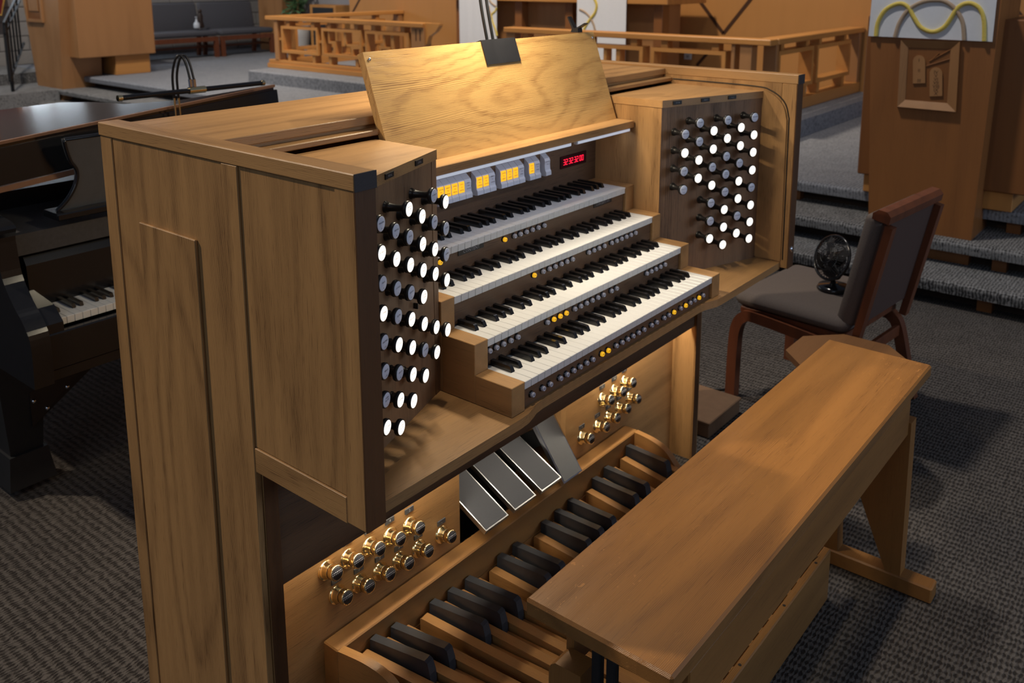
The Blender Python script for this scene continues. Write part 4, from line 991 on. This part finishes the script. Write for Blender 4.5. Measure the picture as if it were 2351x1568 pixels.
put('body', MB().lathe((0, 0, 0), (0, 0, 1), [(.05, 0), (.055, .03), (.035, .12), (.042, .18), (.025, .23)], 12).mesh('body'), figM, st)
put('head', MB().sphere((0, 0, .255), .032).mesh('head'), figM, st)
bt = thing('sanitizer_bottle', 'small clear pump bottle standing on the grey pew', 'bottle', tuple(ony(452, 64, 11.38)))
clr = plain('clear_bottle', srgb(200, 206, 214), .2, noise=.05)
put('bottle', MB().lathe((0, 0, 0), (0, 0, 1), [(.045, 0), (.048, .02), (.045, .07), (.018, .095), (.014, .11)], 14).mesh('bottle'), clr, bt)
put('pump', MB().lathe((0, 0, .11), (0, 0, 1), [(.016, 0), (.016, .015), (.006, .02), (.006, .045), (.02, .05), (.018, .06)], 12).mesh('pump'), clr, bt)
# pillar, planter and speaker in the far corner
struct('trim_1', MB().box(7.42, 11.25, .42, 7.72, 11.9, 5), chW, 'wooden pillar at the far corner of the chancel')
struct('wall_right', MB().box(7.95, 9.0, .42, 8.1, 12.45, 5), plain('pale_plaster', srgb(176, 172, 174), .9, noise=.05), 'pale wall of the corner niche')
fe = thing('potted_fern', 'leafy green potted plant in the far niche beside the black box', 'plant', (7.5, 10.95, .42))
obj('pot', MB().lathe((7.5, 10.95, .42), (0, 0, 1), [(.14, 0), (.18, .25), (.19, .5), (.17, .5), (.16, .46)], 18), plain('pot_white', srgb(190, 188, 186), .5), fe)
leafM = plain('leaf', srgb(70, 104, 62), .5, noise=.3, nscale=20)
lf = MB()
for i in range(260):
    a = random.uniform(0, 2 * pi); r = random.uniform(.02, .42); z = .95 + random.uniform(0, .75); c = Vector((7.5 + r * math.cos(a) * .6, 11.0 + r * math.sin(a) * .7, z))
    d = Vector((random.uniform(-1, 1), random.uniform(-1, 1), random.uniform(-.4, .8))).normalized() * random.uniform(.05, .1); e = d.orthogonal().normalized() * .02
    lf.add([c - d, c + e, c + d, c - e], [(0, 1, 2, 3)])
tag(obj('leaves', lf, leafM, fe), None, None, None, 'stuff')
obj('trunk', MB().tube([(7.5, 10.95, .85), (7.51, 10.95, 1.2), (7.5, 10.98, 1.5)], .02, 6), chWd, fe)
sb = thing('black_speaker', 'black box speaker with wooden sides in the far niche', 'speaker', (7.60, 10.26, .42))
obj('cabinet', MB().box(7.45, 9.95, .42, 7.75, 10.58, 1.20, .006), chX, sb); obj('grille', MB().box(7.438, 10.0, .50, 7.452, 10.50, 1.16, .003), blackM, sb)
# iron stair railing and flag far left
ir = thing('iron_railing', 'black iron stair railing beside the wooden pulpit', 'railing', (2.9, 10.9, .28))
ironM = plain('black_iron', (.012, .012, .013, 1), .5, noise=.2)
rt = lambda t, z: (2.84 + .62 * t, 10.48 + 1.1 * t, .28 + z + .28 * t)
for z in (.18, .74, .86): obj('rail_bar', MB().tube([rt(-.12, z), rt(1.1, z)], .017, 8), ironM, ir)
for t in (-.1, 0, .22, .44, .66, .88): obj('baluster', MB().tube([rt(t, -.02 if t in (0,) else .16), rt(t, .86)], .02 if t <= 0 else .012, 8), ironM, ir)
struct('floor_stair', MB().box(2.4, 10.2, 0, 3.26, 12.4, .28).box(2.9, 11.2, .28, 3.56, 12.4, .419), carpetS, 'carpeted side stair beside the pulpit')
fg = thing('flag', 'dark red flag with a gold fringe hanging at the far wall', 'flag', tuple(ony(3, 35, 12.2)))
put('flag_cloth', MB().hull([(a, b, c) for a, c in ((-.5, 1.4), (.02, 1.4), (.06, .22), (0, 0), (-.5, .1)) for b in (0, .02)]).mesh('flag_cloth'), plain('flag_red', srgb(110, 22, 30), .8, noise=.2), fg)
put('fringe', MB().tube([(.02, 0, 1.4), (.06, -.005, .22), (0, -.005, 0), (-.5, -.005, .1)], .014, 6).mesh('fringe'), plain('fringe_gold', srgb(190, 150, 70), .7, noise=.2), fg)
put('pole', MB().cyl((-.5, .01, -1.2), (-.5, .01, 1.9), .015, n=10).mesh('pole'), chWd, fg)

# ================================================================ grand piano and its lamp
pn = thing('grand_piano', 'black grand piano standing behind the organ console', 'piano', (-.1, 2.0, 0))
PKX, PKY, PKZ = -.698, 1.440, .70
PW = .02347
wk = MB().box(.0005, 0, -.022, PW - .0005, .15, 0, .001).mesh('white_key'); wk.materials.append(ivory)
bk2 = MB().hull([(x, y, z) for x in (-.0055, .0055) for y, z in ((.05, -.002), (.15, -.002), (.056, .012), (.15, .012))]).mesh('black_key'); bk2.materials.append(ebony)
for i in range(52):
    put('white_key', wk, None, pn, (PKX + i * PW + .1, PKY - 2.0, PKZ))
    if (i + 5) % 7 in (0, 1, 3, 4, 5) and i < 51: put('black_key', bk2, None, pn, (PKX + (i + 1) * PW + .1, PKY - 2.0, PKZ))
XL, XR = PKX - .105, PKX + 52 * PW + .105
obj('key_slip', MB().box(XL + .02, PKY - .035, .56, XR - .02, PKY - .006, .672, .004), blackG, pn)
obj('key_bed', MB().box(XL + .02, PKY - .03, .53, XR - .02, PKY + .50, .62), blackG, pn)
obj('fallboard', MB().prism([(PKY + .15, .70), (PKY + .16, .83), (PKY + .18, .86), (PKY + .21, .865), (PKY + .21, .70)], 0, PKX - .01, XR - .095), blackG, pn)
arm = [(PKY - .05, .53), (PKY - .055, .66), (PKY - .02, .72), (PKY + .03, .76), (PKY + .09, .83), (PKY + .11, .93), (PKY + .13, .985), (PKY + .50, .99), (PKY + .50, .53)]
arm = [(p.x, p.y) for p in bez([(a, b, 0) for a, b in arm[:8]], 5)] + arm[8:]
obj('arm', MB().prism(arm, 0, XL, XL + .055), blackG, pn); obj('arm', MB().prism(arm, 0, XR - .055, XR), blackG, pn)
for xa in (XL + .055, XR - .105): obj('key_block', MB().hull([(x, y, z) for x in (xa, xa + .05) for y, z in ((PKY - .03, .62), (PKY - .03, .70), (PKY + .02, .74), (PKY + .15, .755), (PKY + .15, .62))]), blackG, pn)
rim = [(XL, 1.94), (XR, 1.94), (XR, 2.35), (XR - .12, 2.62), (XR - .45, 2.85), (XR - .62, 3.1), (XR - .72, 3.35), (XR - 1.0, 3.48), (XL + .25, 3.45), (XL + .03, 3.3), (XL, 3.1)]
obj('rim', MB().prism(rim, 2, .60, .99), blackG, pn)
obj('pin_block', MB().box(XL + .06, 1.60, .865, XR - .06, 1.95, .93), plain('plate_iron', srgb(70, 70, 72), .4, noise=.3, nscale=80), pn)
# lid, slightly raised, with its front flap hanging from the edge
zs = lambda x: 1.2525 + .0777 * x
lidp = [(-.82, 1.70), (.28, 1.70), (.28, 1.715), (-.06, 1.79), (-.185, 1.95), (-.20, 2.12), (-.26, 2.29), (-.44, 2.38), (-.82, 2.45)]
ld_ = MB(); n_ = len(lidp)
V = [(x, y, zs(x) - (y - 1.70) * .03) for x, y in lidp] + [(x, y, zs(x) - .02 - (y - 1.70) * .03) for x, y in lidp]
ld_.add(V, [tuple(range(n_)), tuple(range(n_, 2 * n_))[::-1]] + [(i, (i + 1) % n_, n_ + (i + 1) % n_, n_ + i) for i in range(n_)])
lidM = plain('lid_worn_black', srgb(44, 30, 24), .14, noise=.3, nscale=6, coat=.6)
edgeM = plain('worn_edge', srgb(150, 110, 84), .35, noise=.2)
obj('lid', ld_, lidM, pn)
obj('lid_edge', MB().hull([(x, y, zs(x) + dz) for x in (-.82, .28) for y in (1.690, 1.7005) for dz in (-.007, .002)]), edgeM, pn)
fl = obj('lid_flap', MB().hull([(x, y + (dz + .02) * .12, zs(x) + dz) for x in (-.82, .29) for y in (1.692, 1.705) for dz in (-.019, -.128)]), blackG, pn)
obj('flap_edge', MB().hull([(x, y, zs(x) + dz) for x in (-.82, .29) for y in (1.668, 1.694) for dz in (-.129, -.146)]), edgeM, fl)
# music desk with scrolled side
mds = [(-.60, .978), (-.565, 1.008), (-.537, 1.05), (-.530, 1.092), (-.546, 1.125), (-.556, 1.165), (-.560, 1.195)]
mdp = [(p.x, p.y) for p in bez([(a, b, 0) for a, b in mds], 5)]
mdk = plain('desk_sheen', srgb(76, 80, 84), .25, noise=.1, coat=.5)
dk = obj('piano_music_desk', MB().prism(mdp + [(-.2 - (a + .2), b) for a, b in mdp[::-1]], 1, 1.605, 1.622), mdk, pn)
obj('desk_rim', MB().tube([(a, 1.603, b) for a, b in mdp] + [(.16, 1.603, 1.195)], .006, 6), blackG, dk)
obj('desk_ledge', MB().box(-.62, 1.56, .955, .36, 1.66, .977, .004), blackG, pn)
obj('hinge', MB().box(-.44, 1.556, .958, -.37, 1.5605, .968), brass, pn)
for xx, yy in ((XL + .12, 1.86), (XR - .12, 1.86)):
    lg = obj('leg', MB().hull([(xx + a * k, yy + b * k, z) for a in (-.085, .085) for b in (-.075, .075) for z, k in ((.60, 1), (.17, .62), (.13, .60))]), blackM, pn)
    obj('foot', MB().hull([(xx + a, yy + b, z) for a in (-.06, .06) for b in (-.06, .06) for z in (.035, .14)] + [(xx + a, yy + b, 0.03) for a in (-.075, .075) for b in (-.075, .075)]), blackM, lg)
    obj('caster', MB().cyl((xx - .02, yy, .022), (xx + .02, yy, .022), .022, n=14), blackM, lg)
obj('leg', MB().hull([(-.35 + a * k, 3.2 + b * k, z) for a in (-.08, .08) for b in (-.08, .08) for z, k in ((.60, 1), (0, .6))]), blackM, pn)
# diagonal leg brace
obj('brace', MB().hull([(XL + .14, 1.80, .22), (XL + .14, 1.84, .22), (XL + .14, 1.80, .34), (XL + .14, 1.84, .34), (-.22, 1.78, .60), (-.22, 1.82, .60), (-.10, 1.78, .60), (-.10, 1.82, .60)]), plain('brace_dark', (.02, .014, .012, 1), .4), pn)
for a, b in ((XL + .15, .31), (XL + .19, .27), (XL + .21, .37), (XL + .26, .32)): obj('bolt', MB().sphere((a, 1.797, b), .008), chrome, pn)
obj('lyre_box', MB().box(-.33, 1.52, .46, -.18, 1.60, .53, .004), plain('power_box', (.05, .03, .025, 1), .5), pn)
obj('power_led', MB().sphere((-.32, 1.518, .50), .004), plain('green_led', (.2, .9, .1, 1), .4, emit=(.3, 1, .05, 1), es=4), pn)

la = thing('piano_lamp', 'black and brass double gooseneck lamp on the grand piano', 'lamp', (-.1, 1.66, .99))
LY = 1.60
A, B = ony(270, 226, LY), ony(606, 190, LY); Cc = ony(437, 208, LY)
obj('lamp_bar', MB().cyl(A, B, .0088, n=16), blackG, la)
for p, q in ((A, A + (B - A).normalized() * .014), (B, B - (B - A).normalized() * .012)): obj('end_cap', MB().cyl(p, q, .0102, n=16), brass, la)
d = (B - A).normalized(); obj('brass_sleeve', MB().cyl(Cc - d * .006 , Cc + d * .055, .0118, n=16), brass, la)
for dx in (0, .018):
    P = [ony(403 + dx * 600, 262, LY + .05), ony(400 + dx * 560, 225, LY + .05), ony(396 + dx * 560, 175, LY + .045), ony(402 + dx * 560, 138, LY + .03), ony(413 + dx * 560, 127, LY + .02), ony(426 + dx * 500, 145, LY + .01), ony(436 + dx * 500, 182, LY)]
    obj('gooseneck', MB().tube(bez(P[1:], 6), .0042, 8), blackP, la)
    obj('stem_rod', MB().tube([P[0] + Vector((0, 0, -.12)), P[0], P[1]], .0036, 8), brass, la)
    obj('ferrule', MB().cyl(P[-1], P[-1] + Vector((.001, 0, -.026)), .0062, n=12), chrome, la)
obj('lamp_base', MB().box(-.20, 1.63, .9755, -.02, 1.665, 1.0), brass, la)
